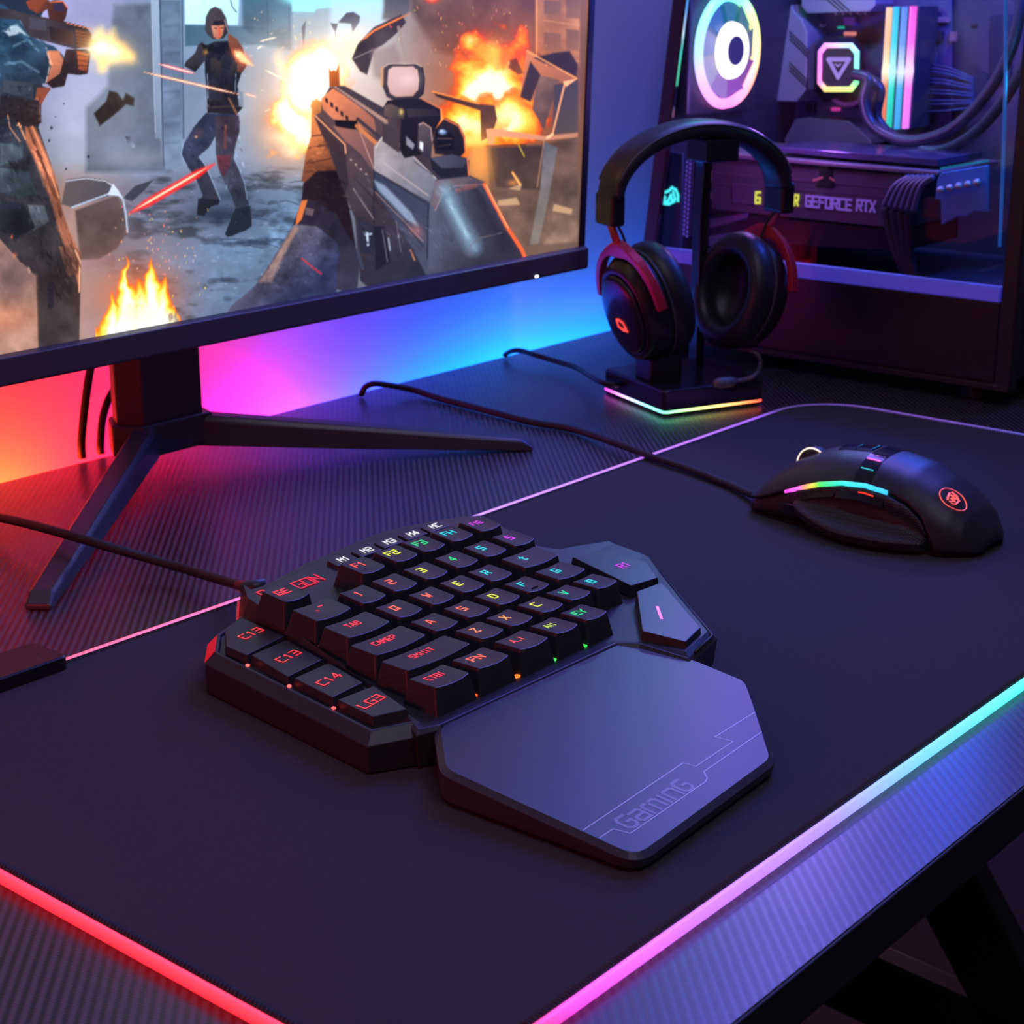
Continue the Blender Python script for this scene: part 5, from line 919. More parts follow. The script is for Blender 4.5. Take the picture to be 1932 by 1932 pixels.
m_ = MB(); m_.rings([ringpts(fr1*.26, fy-.004), ringpts(fr1*.25, fy-.0092)], True, True); m_.build('hub_cap', mat('hub_black', (.03, .02, .06), .35), fan)
# graphics card
gx = PX+.045; GB = .10
gcm = mat('card_shroud', (.085, .055, .075), .42)
gc = py('graphics_card', [(1342, 350), (1342, 395), (1700, 432), (1702, 330), (1345, 296)], gx, GB, gcm)
py('card_base', [(1342, 397), (1342, 452), (1700, 475), (1700, 434)], gx+.006, GB-.01, mat('card_dark', (.012, .011, .013), .5), gc)
py('backplate', [(1328, 286), (1328, 294), (1770, 332), (1770, 324)], gx-.003, GB, mat('backplate_metal', (.30, .22, .26), .35, metal=.6), gc)
m_ = MB(); m_.ribbon([X(1345, 326, gx-.0005), X(1700, 356, gx-.0005)], .0008, (-1, 0, 0)); m_.ribbon([X(1345, 345, gx-.0005), X(1690, 372, gx-.0005)], .0008, (-1, 0, 0)); m_.build('card_crease', mat('crease', (.14, .08, .11), .4), gc)
py('card_notch', [(1538, 352), (1573, 354), (1572, 342), (1568, 312), (1546, 310), (1545, 340)], gx-.001, .004, mat('notch_black', (.004, .004, .004), .5), gc)
m_ = MB(); m_.ribbon([X(1535, 340, gx-.002), X(1551, 335, gx-.002)], .0018, (-1, 0, 0)); m_.ribbon([X(1566, 336, gx-.002), X(1573, 340, gx-.002)], .0014, (-1, 0, 0)); m_.build('notch_glint', mat('copper_clip', (.8, .4, .25), .3, metal=.6), gc)
def sideword(parent, t, p0, p1, h, w, m, x, name, ws=1.0):
    a, b = X(*p0, x), X(*p1, x); d = b-a; L = np.linalg.norm(d); d /= L; g = MB(); _, L0 = glyphs(t, h, 1.0, 1.5)
    word(g, t, h, lambda u, v: (a+b)/2+d*u+np.array([0, 0, 1.0])*v, (-1, 0, 0), w, ws=L/L0, gap=1.5); return g.build(name, m, parent)
sideword(gc, 'GEFORCE', (1521, 379), (1606, 387), .0074, .00165, mat('lilac_print', (.45, .36, .62), .5, emit=rgb(105, 80, 150), es=.35), gx-.0008, 'printed_word')
sideword(gc, 'RTX', (1617, 387), (1651, 390), .0074, .00165, MATS['lilac_print'], gx-.0008, 'printed_word')
yel = glow('yellow_led', rgb(235, 235, 80), 1.0)
sideword(gc, '6', (1426, 373), (1434, 373), .0078, .0017, yel, gx-.0008, 'lit_badge'); sideword(gc, 'SR', (1490, 377), (1506, 378), .0076, .0014, yel, gx-.0008, 'lit_badge')
py('badge_plate', [(1380, 346), (1424, 349), (1424, 388), (1380, 384)], gx-.0007, .002, mat('badge_plate', (.10, .05, .09), .45), gc)
rail = py('board_shield', [(1452, 276), (1455, 286), (1770, 314), (1770, 300)], gx+.006, .07, mat('gloss_shield', (.10, .07, .16), .18, metal=.4))
# rear slots, vent strip, logo plate
sx_ = PX+.05
for (a, b, c, d) in (((1338, 413), (1415, 400), (1410, 412), (1338, 431)), ((1337, 446), (1413, 433), (1412, 449), (1337, 465))): py('slot_cover', [a, b, c, d], sx_, .003, mat('slot_steel', (.30, .30, .42), .35, metal=.5))
bx('connector', 1340, 322, 1354, 342, sx_-.004, .006, pale); bx('connector', 1340, 362, 1347, 377, sx_-.004, .006, pale)
vs_ = py('vent_strip', [(1293, 275), (1308, 276), (1302, 448), (1286, 446)], PX+.014, .002, mat('vent_black', (.02, .02, .04), .5))
m_ = MB()
for k in range(20):
    for j in range(2):
        x, y = 1297.5-k*.40+j*6.0, 280+k*8.5+(4 if j else 0); p = X(x, y, PX+.0134); r_ = .0011
        m_.add([p+np.array([0, r_*.9*math.cos(q), r_*1.25*math.sin(q)]) for q in [math.pi/3*i for i in range(6)]], [(0, 1, 2, 3, 4, 5)])
m_.build('vent_mesh', mat('vent_lit', (.3, .32, .6), .5, emit=rgb(60, 70, 170), es=.6), vs_)  # blue light falling on the perforations, painted in as weak emission
lp = py('logo_plate', [(1240, 300), (1262, 285), (1288, 290), (1283, 470), (1236, 470)], PX+.016, .003, mat('logo_plate', (.03, .05, .10), .35))
g = MB()
for st in ([(1244, 370), (1252, 364), (1262, 360), (1268, 354), (1275, 358), (1279, 368), (1279, 379)], [(1247, 376), (1255, 372), (1252, 380), (1260, 380), (1266, 368), (1268, 380), (1274, 376), (1270, 362)], [(1250, 384), (1262, 385), (1272, 380)]):
    g.ribbon([X(x, y, PX+.0152) for x, y in st], .0021, (-1, 0, 0))
g.build('lit_logo', glow('cyan_logo', rgb(70, 235, 235), 1.4), lp)
# coolant tubes
tubm = mat('coolant_tube', (.03, .026, .04), .38)
for P, x_ in (([(1610, 140), (1637, 150), (1630, 190), (1645, 235), (1690, 262), (1740, 264), (1800, 240), (1860, 180), (1905, 100), (1925, 20), (1935, -60)], PX+.10), ([(1640, 150), (1660, 170), (1655, 225), (1700, 268), (1770, 285), (1840, 250), (1900, 180), (1945, 90), (1970, -20)], PX+.115)):
    m_ = MB(); m_.tube(cr([X(a, b, x_) for a, b in P], 8), .0042, 12); m_.build('coolant_tube', tubm, pc, smooth=True)
# ribbed power leads
lead = mat('lead_sleeve', (.10, .08, .14), .45)
for k in range(6):
    P = [(1668+k*14, 336-k*1.0), (1690+k*9-6, 350), (1672+k*9, 378+k*2), (1665+k*9, 402+k*2.4)]
    m_ = MB(); m_.tube(cr([X(a, b, gx-.008-.001*k) for a, b in [(1716+k*9, 334), (1688+k*10, 352), (1668+k*11, 388+k*2)]], 8), .0023, 8); m_.build('power_lead', lead, pc, smooth=True)
for k in range(4):
    m_ = MB(); m_.tube(cr([X(a, b, gx-.007) for a, b in [(1672+k*13, 392+k*4), (1678+k*12, 430), (1692+k*8, 480), (1710+k*5, 520)]], 8), .0034, 8); m_.build('power_lead', mat('lead_dark', (.02, .018, .022), .5), pc, smooth=True)
# holder bracket with knobs near the front
brm = mat('bracket_blue', (.10, .25, .60), .4)
br = py('bracket', [(1776, 326), (1862, 312), (1862, 400), (1838, 398), (1824, 408), (1806, 408), (1776, 424), (1774, 376), (1764, 376), (1768, 340)], PX+.030, .004, brm)
m_ = MB(); m_.ribbon([X(1776, 318, PX+.029), X(1864, 303, PX+.029)], .0016, (-1, 0, 0)); m_.build('bracket_edge', mat('cyan_edge', (.05, .4, .45), .35, emit=rgb(0, 110, 120), es=.6), br)
for k in range(5):
    p = X(1778+k*17, 358-k*3.4, PX+.028); m_ = MB(); m_.tube([p+np.array([0, .001, 0]), p+np.array([-.006, -.001, .0002])], [.0026, .0022], 10); m_.build('knob', mat('knob_pink', (.62, .42, .46), .3, metal=.3), br, smooth=True)
py('bracket_shadow_box', [(1742, 372), (1774, 374), (1772, 416), (1740, 410)], PX+.05, .01, mat('oxblood', (.06, .018, .022), .5))
# front intake: lit edge, inner wall with grommet
m_ = MB(); m_.tube([X(1886, 465, PX+.018), X(1893, 300, PX+.018), X(1897, 150, PX+.018), X(1897, -120, PX+.018)], .0012, 8); m_.build('edge_light', glow('edge_led', rgb(20, 80, 165), .85), pc)
py('grommet', [(1866, 40), (1870, 28), (1905, 28), (1910, 40), (1906, 160), (1866, 160)], XB-.006, .002, mat('grommet', (.01, .01, .02), .6))
bx('cable_hole', 1832, 44, 1842, 52, XB-.006, .002, mat('hole', (.003, .003, .006), .6))
m_ = MB(); m_.ribbon([X(1805, 525, PX+.03), X(1890, 500, PX+.03)], .002, (-1, 0, 0)); m_.build('shroud_edge', mat('blue_edge', (.04, .12, .2), .4), pc)
for k in range(14):
    m_ = MB(); m_.tube(cr([X(1740, 120+k*7, MBX-.01), X(1790, 128+k*6.2, MBX-.013-.0015*(k % 3)), X(1840, 150+k*4, MBX-.008)], 5), .0009, 6); m_.build('fan_lead', mat('thin_lead', (.03, .06, .10), .45), pc, smooth=True)

# ------------------------------------------------------------------ headset stand and headset
HC = np.array([.9489, .6442, 0]); HU = np.array([.9194, -.3934, 0]); HV = np.array([.3934, .9194, 0]); HZ = np.array([0, 0, 1.0])
H = lambda a, b, z: HC+HU*a+HV*b+HZ*z
def hp(x, y, b=0.0):
    p = atn(x, y, HC+HV*b, HV); return (p-HC)@HU, p[2]
st = thing('headset_stand', 'low square black headset stand with a rainbow line glowing around its base', 'headset stand', HC)
sb = lambda s, z: round_poly([H(a*s, b*s, z) for a, b in ((-.0392, -.0398), (.0392, -.0398), (.0392, .0398), (-.0392, .0398))], .004, 4)
stm = mat('stand_black', (.016, .014, .018), .25)
m_ = MB(); m_.rings([sb(.985, .0002), sb(.985, .0030)]); m_.build('base_foot', mat('rubber', (.012,)*3), st)
m_ = MB(); m_.rings([sb(1, .0042), sb(1, .0172), sb(.985, .0180)]); m_.build('base', stm, st, bevel=.0004)
m_ = MB(); R_ = sb(1.0, .0030); nR = len(R_)
def stcol(p):
    a, b = (p-HC)@HU, (p-HC)@HV
    if b < -.0385: return ramp(a, [(-.039, (120, 255, 190)), (-.02, (190, 255, 150)), (0, (255, 235, 130)), (.02, (255, 160, 90)), (.039, (255, 60, 50))])
    if a < -.0380: return ramp(b, [(-.039, (120, 255, 200)), (-.015, (150, 230, 255)), (.008, (215, 190, 255)), (.026, (240, 110, 240)), (.039, (230, 30, 200))])
    return rgb(160, 60, 220)
D_ = []
for a, b in zip(R_, R_[1:]+R_[:1]):
    k = max(1, int(np.linalg.norm(a-b)/.004)); D_ += [a+(b-a)*i/k for i in range(k)]
m_.rings([[p-HZ*.0004 for p in D_], [p+(p-HC-HZ*.003)*.012+HZ*.0001 for p in D_], [p+HZ*.0012 for p in D_]], True, True); m_.c = [stcol(D_[i % len(D_)]) for i in range(len(m_.v))]
m_.build('base_light', mat('stand_led', (.1, .1, .1), .4, attr=True, es=2.4), st, cols=True)
pp = at(1242, 712, .018); pa_, pb_ = (pp-HC)@HU, (pp-HC)@HV; print('post', pa_, pb_)
m_ = MB()
m_.rings([[H(pa_+a, pb_+b, z) for a, b in ((-.0125, -.010), (.0125, -.010), (.0125, .010), (-.0125, .010))] for z in (.0178, .055)]); m_.build('post_foot', stm, st, bevel=.001)
ha, hz = hp(1345, 275)
a1_, _q = hp(1322, 480, .022)
m_ = MB(); path = cr([(a1_-.001, .022, .0178), (a1_-.001, .022, .08), (a1_-.001, .022, .12), (a1_-.001, .020, hz-.016), (ha-.003, .010, hz-.005)], 6)
m_.rings([[H(a+s*.0032, b+t*.005, z) for s, t in ((-1, -1), (1, -1), (1, 1), (-1, 1))] for a, b, z in path]); m_.build('arm', stm, st, bevel=.0006)
m_ = MB(); m_.rings([[H(ha+a, b, z) for a, b in ((-.0125, -.013), (.0125, -.013), (.0125, .013), (-.0125, .013))] for z in (hz-.0095, hz+.0050)]); m_.build('hanger', stm, st, bevel=.001)
m_ = MB(); m_.tube(cr([H(-.0392, .018, .010), H(-.05, .025, .012)]+[at(x, y, z) for x, y, z in ((1090, 695, .008), (1050, 682, .007), (1010, 670, .009), (985, 662, .009), (968, 662, .008), (956, 667, .0045), (951, 673, .002))], 8), .0019, 8); m_.build('cable', cbm, st, smooth=True)
hs = thing('headset', 'black over-ear gaming headset with red metal yokes hanging on its stand', 'headset', H(.007, 0, .18))
leather = mat('pad_leather', (.022, .019, .025), .42, bump=(700, .15, .0004)); shell = mat('cup_shell', (.014, .012, .015), .36); redm = mat('red_aluminium', (.62, .025, .06), .30, metal=.35)
# headband
m_ = MB(); R_ = []; band0 = .0066
for k in range(41):
    q = math.pi*(k/40); ca, sa = math.cos(q), math.sin(q); ctr = np.array([band0-.0655*ca, .1395+.0420*sa]); nrm = np.array([-ca*.0420, sa*.0655]); nrm /= np.linalg.norm(nrm)
    sec = []
    tt = .0046+.0016*sa; ww = .0130+.0012*sa
    for j in range(16):
        g_ = 2*math.pi*j/16; ex_ = np.sign(math.cos(g_))*abs(math.cos(g_))**.55*ww; ez_ = np.sign(math.sin(g_))*abs(math.sin(g_))**.7*tt; o2 = ctr+nrm*ez_; sec.append(H(o2[0], ex_, o2[1]))
    R_.append(sec)
m_.rings(R_); hb = m_.build('headband', leather, hs, smooth=True)
for side in (-1, 1):
    sm = MB(); pts = []
    for k in range(3, 38):
        q = math.pi*(k/40); ca, sa = math.cos(q), math.sin(q); n2 = np.array([-ca*.0420, sa*.0655]); n2 /= np.linalg.norm(n2); o2 = np.array([band0-.0655*ca, .1395+.0420*sa])+n2*.0034; pts.append(H(o2[0], side*(.0128+.0012*sa), o2[1]))
    sm.tube(pts, .0006, 6); sm.build('piping', mat('piping', (.10, .09, .095), .5), hb, smooth=True)
for s, (x, y) in ((-1, (1151, 394)), (1, (1470, 373))):
    a, z = hp(x, y); m_ = MB()
    if s > 0: z = .1335
    m_.rings([[H(a+da*1.0, db, zz) for da, db in ((-.0052, -.0115), (.0052, -.0115), (.0052, .0115), (-.0052, .0115))] for zz in (z-.0105, z+.0105)]); m_.build('end_block', shell, hs, bevel=.0022, seg=3)
# cups
def cup(s, ctr, yaw, roll, tag_):
    out = H(0, 0, 0)*0+HU*s
    c, sn = math.cos(yaw), math.sin(yaw); out = HU*s*c-HV*sn*1.0; out /= np.linalg.norm(out)
    out = out*math.cos(roll)-HZ*math.sin(roll); out /= np.linalg.norm(out)
    e1 = HZ-out*(HZ@out); e1 /= np.linalg.norm(e1); e2 = np.cross(out, e1)
    O = H(*ctr); RZ, RY = .0385, .0300
    def ring(sx, r, n=36, dz=0.0): return [O+out*sx+e1*(RZ*r*math.sin(2*math.pi*k/n)+dz)+e2*(RY*r*math.cos(2*math.pi*k/n)) for k in range(n)]
    m_ = MB(); m_.rings([ring(-.001, .97), ring(.002, 1.0), ring(.007, 1.0), ring(.011, .95), ring(.0165, .86), ring(.0185, .78), ring(.0178, .74)]); sh = m_.build('ear_cup', shell, hs, smooth=True)
    m_ = MB(); m_.rings([ring(.0176, .735), ring(.0200, .70), ring(.0212, .60), ring(.0215, .3)]); plate = m_.build('cup_plate', mat('cup_gloss', (.02, .016, .03), .22), sh, smooth=True)
    prof = [(-.0005, .93), (-.003, 1.01), (-.008, 1.05), (-.014, 1.03), (-.0185, .95), (-.0205, .84), (-.0200, .72), (-.017, .63), (-.011, .60), (-.003, .60)]
    m_ = MB(); m_.rings([ring(a, r) for a, r in prof]); m_.build('ear_cushion', leather, hs, smooth=True)
    m_ = MB(); m_.tube(ring(-.0012, .985), .0011, 6, closed=True); m_.build('cushion_seam', mat('seam', (.07, .06, .08), .4), sh, smooth=True)
    # yoke: stem, shoulder and a half-ring arm hugging the cup
    ytop = O+out*.008+e1*RZ*1.12
    m_ = MB(); arc = [O+out*(.0100)+e1*RZ*1.12*math.sin(q)+e2*RY*1.16*math.cos(q) for q in np.linspace(math.radians(8), math.radians(172), 25)]
    R2 = []
    for k, p in enumerate(arc):
        q = np.linspace(math.radians(8), math.radians(172), 25)[k]; rd = (e1*math.sin(q)+e2*math.cos(q)); w2 = .0022+.0030*math.exp(-((q-math.pi/2)/.30)**2); th = .0014
        R2.append([p+rd*a*w2+out*b*.0032 for a, b in ((-1, -1), (1, -1), (1, 1), (-1, 1))])
    m_.rings(R2); yk = m_.build('yoke', redm, hs, bevel=.0006)
    return O, out, e1, e2, RZ, RY, ytop, sh, plate, yk
L = cup(-1, (-.0330, -.004, .0690), math.radians(4), math.radians(17), 'l'); R = cup(1, (.0465, .000, .0700), math.radians(-14), math.radians(13), 'r')
for (O, out, e1, e2, RZ, RY, ytop, sh, plate, yk), (bx_, by_), s in ((L, (1151, 394), -1), (R, (1470, 373), 1)):
    a, z = hp(bx_, by_); z = z if s < 0 else .1335; topp = H(a, 0, z-.008); m_ = MB()
    pts = cr([topp, topp*.5+ytop*.5+HU*s*.0012-HV*.000, ytop+out*.0020], 6)
    m_.rings([[p+HV*a_*.0042+out*b_*.0011 for a_, b_ in ((-1, -1), (1, -1), (1, 1), (-1, 1))] for p in pts]); m_.build('slider', redm, hs, bevel=.0004)
    m_ = MB(); m_.tube(cr([topp-HU*s*.003-HV*.002, topp-HU*s*.010-HZ*.010, topp-HU*s*.015-HZ*.022, O-out*.000+e1*RZ*.98], 6), .0009, 6); m_.build('lead', cbm, hs, smooth=True)
O, out, e1, e2, RZ, RY, ytop, sh, plate, yk = L
g = MB(); pt = lambda a, b: O+out*.0221+e1*b*.001+e2*a*.001
sgn = -1 if (e2@RGT) < 0 else 1
for stt in ([(-4.5, -3), (-4.2, -7.5), (1, -9.5), (4.5, -7.5), (2.5, -4), (-1.5, -2.6), (-4.5, -3)], [(1, -9), (5.5, -9.5)]): g.ribbon([pt(sgn*a, b) for a, b in stt], .0018, out)
g.build('lit_emblem', glow('red_emblem', rgb(255, 70, 60), 1.3), plate)
O2, out2, e12, e22, *_ = R
sgn2 = -1 if (e22@RGT) < 0 else 1
m_ = MB(); mp = [O2+out2*.004-e12*.036, H(*((lambda q: (q[0], -.012, q[1]))(hp(1428, 668, -.012)))), H(*((lambda q: (q[0], -.014, q[1]))(hp(1434, 690, -.014)))), at(1424, 708, .0225), at(1408, 715, .0205), at(1388, 719, .0205)]
m_.tube(cr(mp, 8), .0014, 8); boom = m_.build('microphone_boom', mat('boom_grey', (.14, .13, .16), .4), hs, smooth=True)
e_ = mp[-1]; t_ = at(1350, 723, .0222); m_ = MB(); m_.tube([e_, e_*.75+t_*.25, e_*.3+t_*.7, t_], [.002, .0034, .0036, .0026], 12); m_.build('microphone', mat('boom_grey'), boom, smooth=True)

# ------------------------------------------------------------------ mouse
ms = thing('computer_mouse', 'black gaming mouse with rainbow side strip and glowing round emblem, on the mat', 'mouse', (.768, .405, MT))
ZB = MT+.0016; XC = .7690
ys_ = [.3335, .336, .342, .350, .360, .375, .392, .406, .422, .436, .448, .458, .466, .472, .4745]
zt_ = [.0085, .0150, .0240, .0300, .0355, .0412, .0440, .0447, .0432, .0396, .0345, .0285, .0225, .0170, .0110]
wl_ = [.010, .0165, .0225, .0270, .0300, .0320, .0325, .0320, .0308, .0295, .0285, .0275, .0262, .0235, .0200]
def S_(y, w): return float(np.interp(y, ys_, w))
def MP(y, th, off=0.0, nexp=2.5):
    zt, wl = S_(y, zt_), S_(y, wl_); c, s2 = math.cos(th), math.sin(th)
    x = XC-wl*np.sign(c)*abs(c)**(2/nexp)*(1.0 if c > 0 else 1.02); z = ZB+(zt-ZB)*abs(s2)**(2/nexp)
    d = np.array([-c*.8, 0, s2]); d /= np.linalg.norm(d)
    return np.array([x, y, z])+d*off
def th_of_z(y, z):
    f_ = min(max((z-ZB)/(S_(y, zt_)-ZB), 0), 1); return math.asin(f_**(2.5/2))
zline = lambda y: float(np.interp(y, [.333, .3535, .3565, .362, .372, .384, .396, .410, .424, .436, .448, .460, .4745], [ZB+.0002, ZB+.0002, .014, .0225, .0285, .0318, .0330, .0320, .0290, .0250, .0205, .0155, .0115]))
YS = list(np.linspace(.3335, .352, 14))+list(np.linspace(.3535, .4745, 46))
soft = mat('soft_touch', (.030, .028, .034), .44, bump=(2500, .08, .0002))
core = mat('mouse_core', (.012, .010, .012), .5)
NT = 36
m_ = MB(); rings_ = []
for y in YS:
    t0_ = th_of_z(y, zline(y)); t1_ = math.pi-th_of_z(y, min(zline(y), .02)) if y > .356 else math.pi
    rings_.append([MP(y, t0_+(t1_-t0_)*k/NT) for k in range(NT+1)])
m_.rings(rings_, False, False, close=False); o = m_.build('shell', soft, ms, smooth=True); sd = o.modifiers.new('thick', 'SOLIDIFY'); sd.thickness = .0014; sd.offset = -1
shellz = rings_
m_ = MB(); rr2 = []
for y in np.linspace(.336, .4735, 40):
    rr2.append([MP(y, math.pi*k/30, -.0026)+np.array([0, 0, .0]) for k in range(31)])
m_.rings(rr2, True, True, close=True); m_.build('body', core, ms, smooth=True)
gripm = bpy.data.materials.new('dimpled_rubber'); gripm.use_nodes = True; nt = gripm.node_tree; b = nt.nodes['Principled BSDF']; b.inputs['Base Color'].default_value = (.035, .03, .034, 1); b.inputs['Roughness'].default_value = .5
tc = nt.nodes.new('ShaderNodeTexCoord'); vo = nt.nodes.new('ShaderNodeTexVoronoi'); vo.inputs['Scale'].default_value = 720; vo.inputs['Randomness'].default_value = .12; bp = nt.nodes.new('ShaderNodeBump'); bp.inputs['Strength'].default_value = .8; bp.inputs['Distance'].default_value = .0006
nt.links.new(tc.outputs['Object'], vo.inputs['Vector']); nt.links.new(vo.outputs['Distance'], bp.inputs['Height']); nt.links.new(bp.outputs[0], b.inputs['Normal'])
m_ = MB(); gr_ = []
for y in np.linspace(.3585, .438, 30):                  # hollowed thumb grip flaring into a shelf
    zt2 = zline(y)-.0016; zb2 = ZB+.0042+.004*max(0, (y-.40)/.03)**1.5; P = []
    for k in range(13):
        f_ = k/12; z = zb2+(zt2-zb2)*f_; x = MP(y, th_of_z(y, max(z, ZB)))[0]
        x += .0040*math.sin(math.pi*min(1, f_*1.15))*(1-abs((y-.392)/.038)**2*.7)+.0002
        if f_ < .35: x -= .0105*((.35-f_)/.35)**1.2*math.sin(math.pi*min(max((y-.3560)/.084, 0), 1))**.6
        P.append(np.array([x, y, z]))
    gr_.append(P)
m_.rings(gr_, False, False, close=False); o = m_.build('thumb_grip', gripm, ms, smooth=True); sd = o.modifiers.new('thick', 'SOLIDIFY'); sd.thickness = .0016; sd.offset = 0
m_ = MB(); fl_top = [g_[0] for g_ in gr_]; lo = [p+np.array([.0012, 0, -.0034]) for p in fl_top]; inn = [np.array([XC-.01, p[1], p[2]]) for p in fl_top]; inn2 = [np.array([XC-.01, p[1], ZB+.0002]) for p in fl_top]
m_.rings([[a, b2, c2, d2] for a, b2, c2, d2 in zip(fl_top, lo, inn2, inn)], True, True); m_.build('thumb_shelf', soft, ms, bevel=.0004)
m_ = MB(); m_.rings([[np.array([XC+a*S_(y, wl_)*.9, y, z]) for a, z in ((-1, MT+.0002), (1, MT+.0002), (1, ZB+.004), (-1, ZB+.004))] for y in (.338, .35, .37, .40, .43, .46, .47)]); m_.build('underside', core, ms)
# rainbow strip
m_ = MB(); yy = np.linspace(.4460, .3835, 40); pts = [MP(y, th_of_z(y, zline(y)-.0006), .0001) for y in yy]; m_.tube(pts, [.0008+.0006*min(1, k/9) for k in range(40)], 8)
lc = lambda t: ramp(t, [(0, (250, 70, 230)), (.14, (250, 110, 235)), (.2, (255, 150, 120)), (.28, (240, 210, 70)), (.36, (70, 225, 90)), (.52, (50, 235, 190)), (.7, (60, 220, 245)), (1, (50, 190, 255))])
m_.c = [lc((i//8)/39) for i in range(len(m_.v))]; m_.build('side_light', mat('mouse_led', (.1, .1, .1), .4, attr=True, es=1.3), ms, cols=True, smooth=True)
pil = mat('button_gloss', (.012, .012, .014), .22)
def sidepatch(name, y0, y1, dz0, dz1, off, m, n=8):
    m_ = MB(); R2 = []
    for y in np.linspace(y0, y1, n):
        a = MP(y, th_of_z(y, zline(y)-dz0)); b2 = MP(y, th_of_z(y, zline(y)-dz1)); R2.append([a+np.array([-off, 0, 0]), b2+np.array([-off, 0, 0]), b2+np.array([.004, 0, 0]), a+np.array([.004, 0, 0])])
    m_.rings(R2); return m_.build(name, m, ms, bevel=.0005)
sidepatch('side_button', .4350, .4135, .0022, .0072, .0004, pil); bq = sidepatch('side_button', .4128, .3835, .0026, .0078, .0006, pil)
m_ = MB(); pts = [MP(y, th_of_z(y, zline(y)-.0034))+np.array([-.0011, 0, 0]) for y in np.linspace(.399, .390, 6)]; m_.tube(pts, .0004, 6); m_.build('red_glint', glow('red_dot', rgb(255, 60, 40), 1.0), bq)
def P3(px, x): return atp(*px, 0, x)
m_ = MB(); R2 = []
for y in np.linspace(.4455, .4285, 6):
    a = MP(y, th_of_z(y, .0155))+np.array([-.0012, 0, 0]); b2 = MP(y, th_of_z(y, .0095))+np.array([-.0012, 0, 0]); R2.append([a, b2, b2+np.array([.006, 0, 0]), a+np.array([.006, 0, 0])])
m_.rings(R2); m_.build('sniper_button', pil, ms, bevel=.0006)
# glossy band over the back of the buttons, wheel, emblem
bandm = mat('band_gloss', (.015, .013, .02), .12)
m_ = MB(); R2 = []
for k in range(22):
    R2.append([])
    for y in (.4045, .3945):
        t0_ = th_of_z(y, zline(y)); th_ = t0_+(2.0-t0_)*k/21; R2[-1].append(MP(y, th_, .0003))
    R2[-1] += [p-np.array([0, 0, .002]) for p in R2[-1][::-1]]
m_.rings(R2); bd = m_.build('top_band', bandm, ms)
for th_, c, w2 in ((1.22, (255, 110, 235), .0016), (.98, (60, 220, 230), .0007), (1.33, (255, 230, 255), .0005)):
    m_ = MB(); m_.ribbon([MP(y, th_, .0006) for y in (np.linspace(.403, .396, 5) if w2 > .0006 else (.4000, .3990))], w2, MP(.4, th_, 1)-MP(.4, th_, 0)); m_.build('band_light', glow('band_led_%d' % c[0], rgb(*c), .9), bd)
for ya, yb in ((.4265, .4165), (.4160, .4062)):
    m_ = MB(); R2 = [[MP(y, q, .0010*(1 if 0 < j < 3 else .2)) for j, q in enumerate((1.44, 1.50, 1.64, 1.70))]+[MP(y, q, -.002) for q in (1.70, 1.44)] for y in np.linspace(ya, yb, 4)]; m_.rings(R2); m_.build('dpi_button', bandm, ms, bevel=.0003)
wc = np.array([XC-.001, .4435, .0300]); m_ = MB()
def wring(r, dx, n=28): return [wc+np.array([dx, r*math.cos(2*math.pi*k/n), r*math.sin(2*math.pi*k/n)]) for k in range(n)]
m_.rings([wring(.0088, -.0036), wring(.0096, -.0030), wring(.0098, 0), wring(.0096, .0030), wring(.0088, .0036)]); wh = m_.build('scroll_wheel', mat('wheel_rubber', (.03, .03, .04), .5), ms, smooth=True)
m_ = MB(); m_.rings([wring(.0100, -.0036), wring(.0102, -.0030), wring(.0086, -.0034)], False, False); m_.build('wheel_light', glow('wheel_led', rgb(255, 235, 215), 1.2), wh, smooth=True)
ey_ = .3525
def EP(a, b, off=.0005):
    y = ey_-b; return MP(y, cth0+a/.030, off)
cth0 = 1.20
g = MB(); g.ribbon([EP(.0068*math.cos(q), .0068*math.sin(q)) for q in np.linspace(0, 2*math.pi, 41)], .0006, MP(ey_, cth0, 1)-MP(ey_, cth0, 0))
for stt in ([(-3.6, 1), (-2.4, 2.4), (1.5, 2.6), (3.6, .2), (3.8, -2.4)], [(-3.2, -.4), (-1, 1.2), (-.6, -.6), (1.2, .8), (1.4, -1.6), (2.6, -.6)], [(-2.8, -1.8), (-1, -2.4), (2.0, -3.0)]):
    g.ribbon([EP(a*.001, -b*.001*-1) for a, b in stt], .0012, MP(ey_, cth0, 1)-MP(ey_, cth0, 0))
g.build('lit_emblem', glow('coral_emblem', rgb(255, 95, 85), 1.15), ms)
for o in ms.children_recursive:                       # overall length
    for v_ in o.data.vertices: v_.co.y = .3335+(v_.co.y-.3335)*.928
# cable
m_ = MB(); cpts = [np.array([XC-.006, .459, .0125]), at(1424, 934, .0085), at(1380, 916, .0065), at(1300, 885, .0066), at(1230, 862, .0066), at(1160, 836, .0060), at(1080, 810, .0026), at(1000, 796, .0026), at(900, 770, .0026), at(830, 752, .0026), at(780, 736, .0045), at(735, 727, .0085), at(706, 724, .0105), at(690, 730, .008), at(683, 741, .0035), at(682, 745, .0022)]
m_.tube(cr(cpts, 10), .00215, 10); m_.build('cable', braid, ms, smooth=True)
m_ = MB(); m_.tube([np.array([XC-.005, .457, .0130]), cpts[0]*.4+cpts[1]*.6], [.0034, .0026], 10); m_.build('cable_sleeve', core, ms, smooth=True)
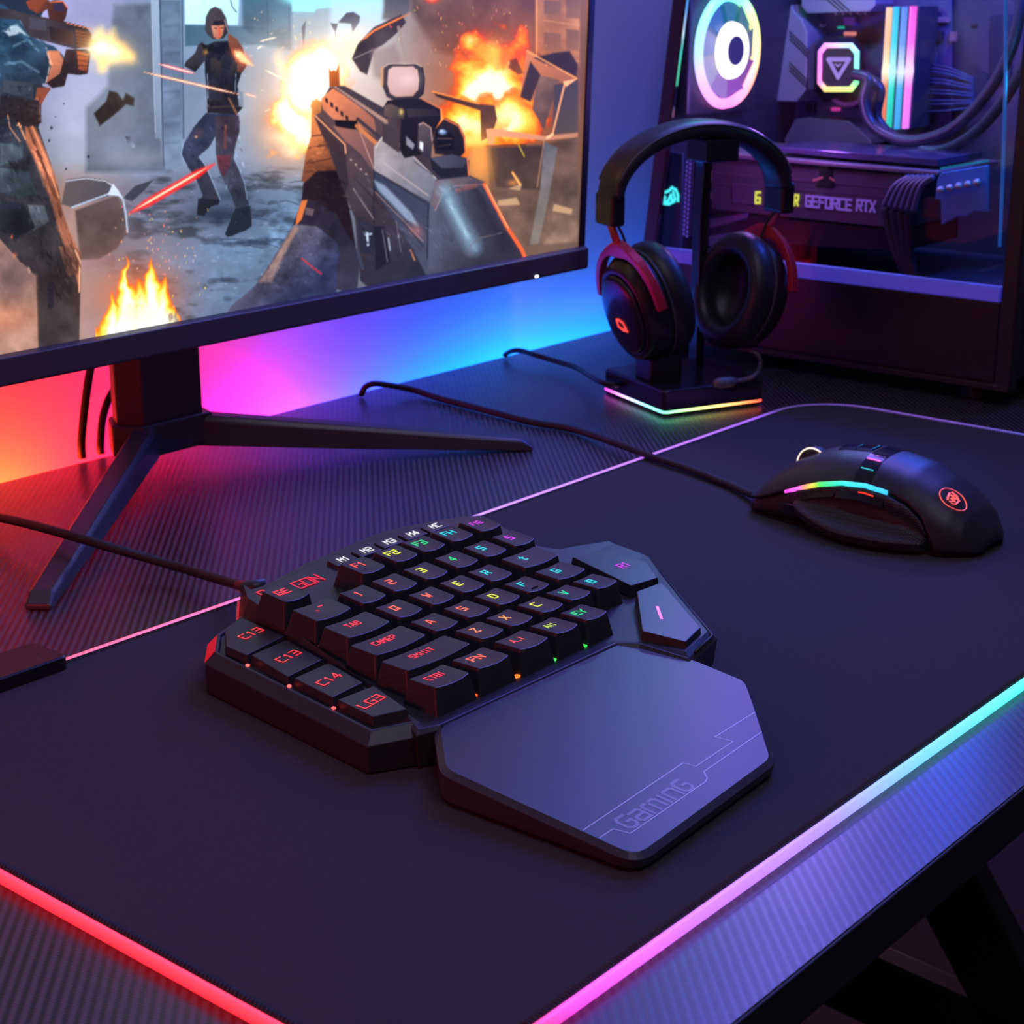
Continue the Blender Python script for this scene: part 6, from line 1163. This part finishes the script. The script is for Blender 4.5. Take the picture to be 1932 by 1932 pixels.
# lamps inside the case
def ptl(loc, col, e, r=.01):
    l = bpy.data.lights.new('case_lamp', 'POINT'); l.energy = e; l.color = col; l.shadow_soft_size = r; o = bpy.data.objects.new('case_lamp', l); COL.objects.link(o); o.location = loc
ptl((PX+.09, yN+.05, .31), (.03, .10, 1), 2.6); ptl((PX+.04, .63, .37), (.36, .20, 1), 2.2); ptl((PX+.016, .66, .19), (.45, .2, 1), .30); ptl((PX+.020, yN+.02, .21), (.0, .42, 1), .12); ptl((PX+.06, .70, .125), (.12, .22, 1), .22); ptl((PX+.03, .70, .36), (.1, .7, .75), .7)
# ------------------------------------------------------------------ light
def area(name, loc, target, size, col, power, sy=None):
    l = bpy.data.lights.new(name, 'AREA'); l.energy = power; l.color = col; l.size = size
    if sy: l.shape = 'RECTANGLE'; l.size_y = sy
    o = bpy.data.objects.new(name, l); COL.objects.link(o); o.location = loc
    o.rotation_euler = (Vector(target)-Vector(loc)).to_track_quat('-Z', 'Y').to_euler(); return o
area('violet_fill', (1.30, .60, .95), (.50, .38, 0), .45, (.16, .16, 1.0), 8.5)  # unseen violet light added above the computer to brighten the desk
area('overhead_fill', (.15, -.3, 1.45), (.6, .45, 0), .9, (.76, .70, 1.0), 4.9)  # large pale fill light added overhead, out of view
area('red_fill', (-.02, .50, .13), (.45, .42, .015), .16, (1, .03, .06), .5, sy=.06)  # small unseen light added at the left to redden the side faces
l_ = bpy.data.lights.new('underdesk_fill', 'POINT'); l_.energy = .8; l_.color = (.75, .35, .55); l_.shadow_soft_size = .05; o_ = bpy.data.objects.new('underdesk_fill', l_); COL.objects.link(o_); o_.location = (1.35, .62, -.22)  # dim light added below the desk so the legs stand out against the floor
w = bpy.data.worlds.new('room_dim'); S.world = w; w.use_nodes = True
w.node_tree.nodes['Background'].inputs[0].default_value = (.30, .25, .55, 1); w.node_tree.nodes['Background'].inputs[1].default_value = .04
S.view_settings.view_transform = 'Standard'; S.view_settings.look = 'None'; S.view_settings.gamma = 1; S.view_settings.exposure = 0
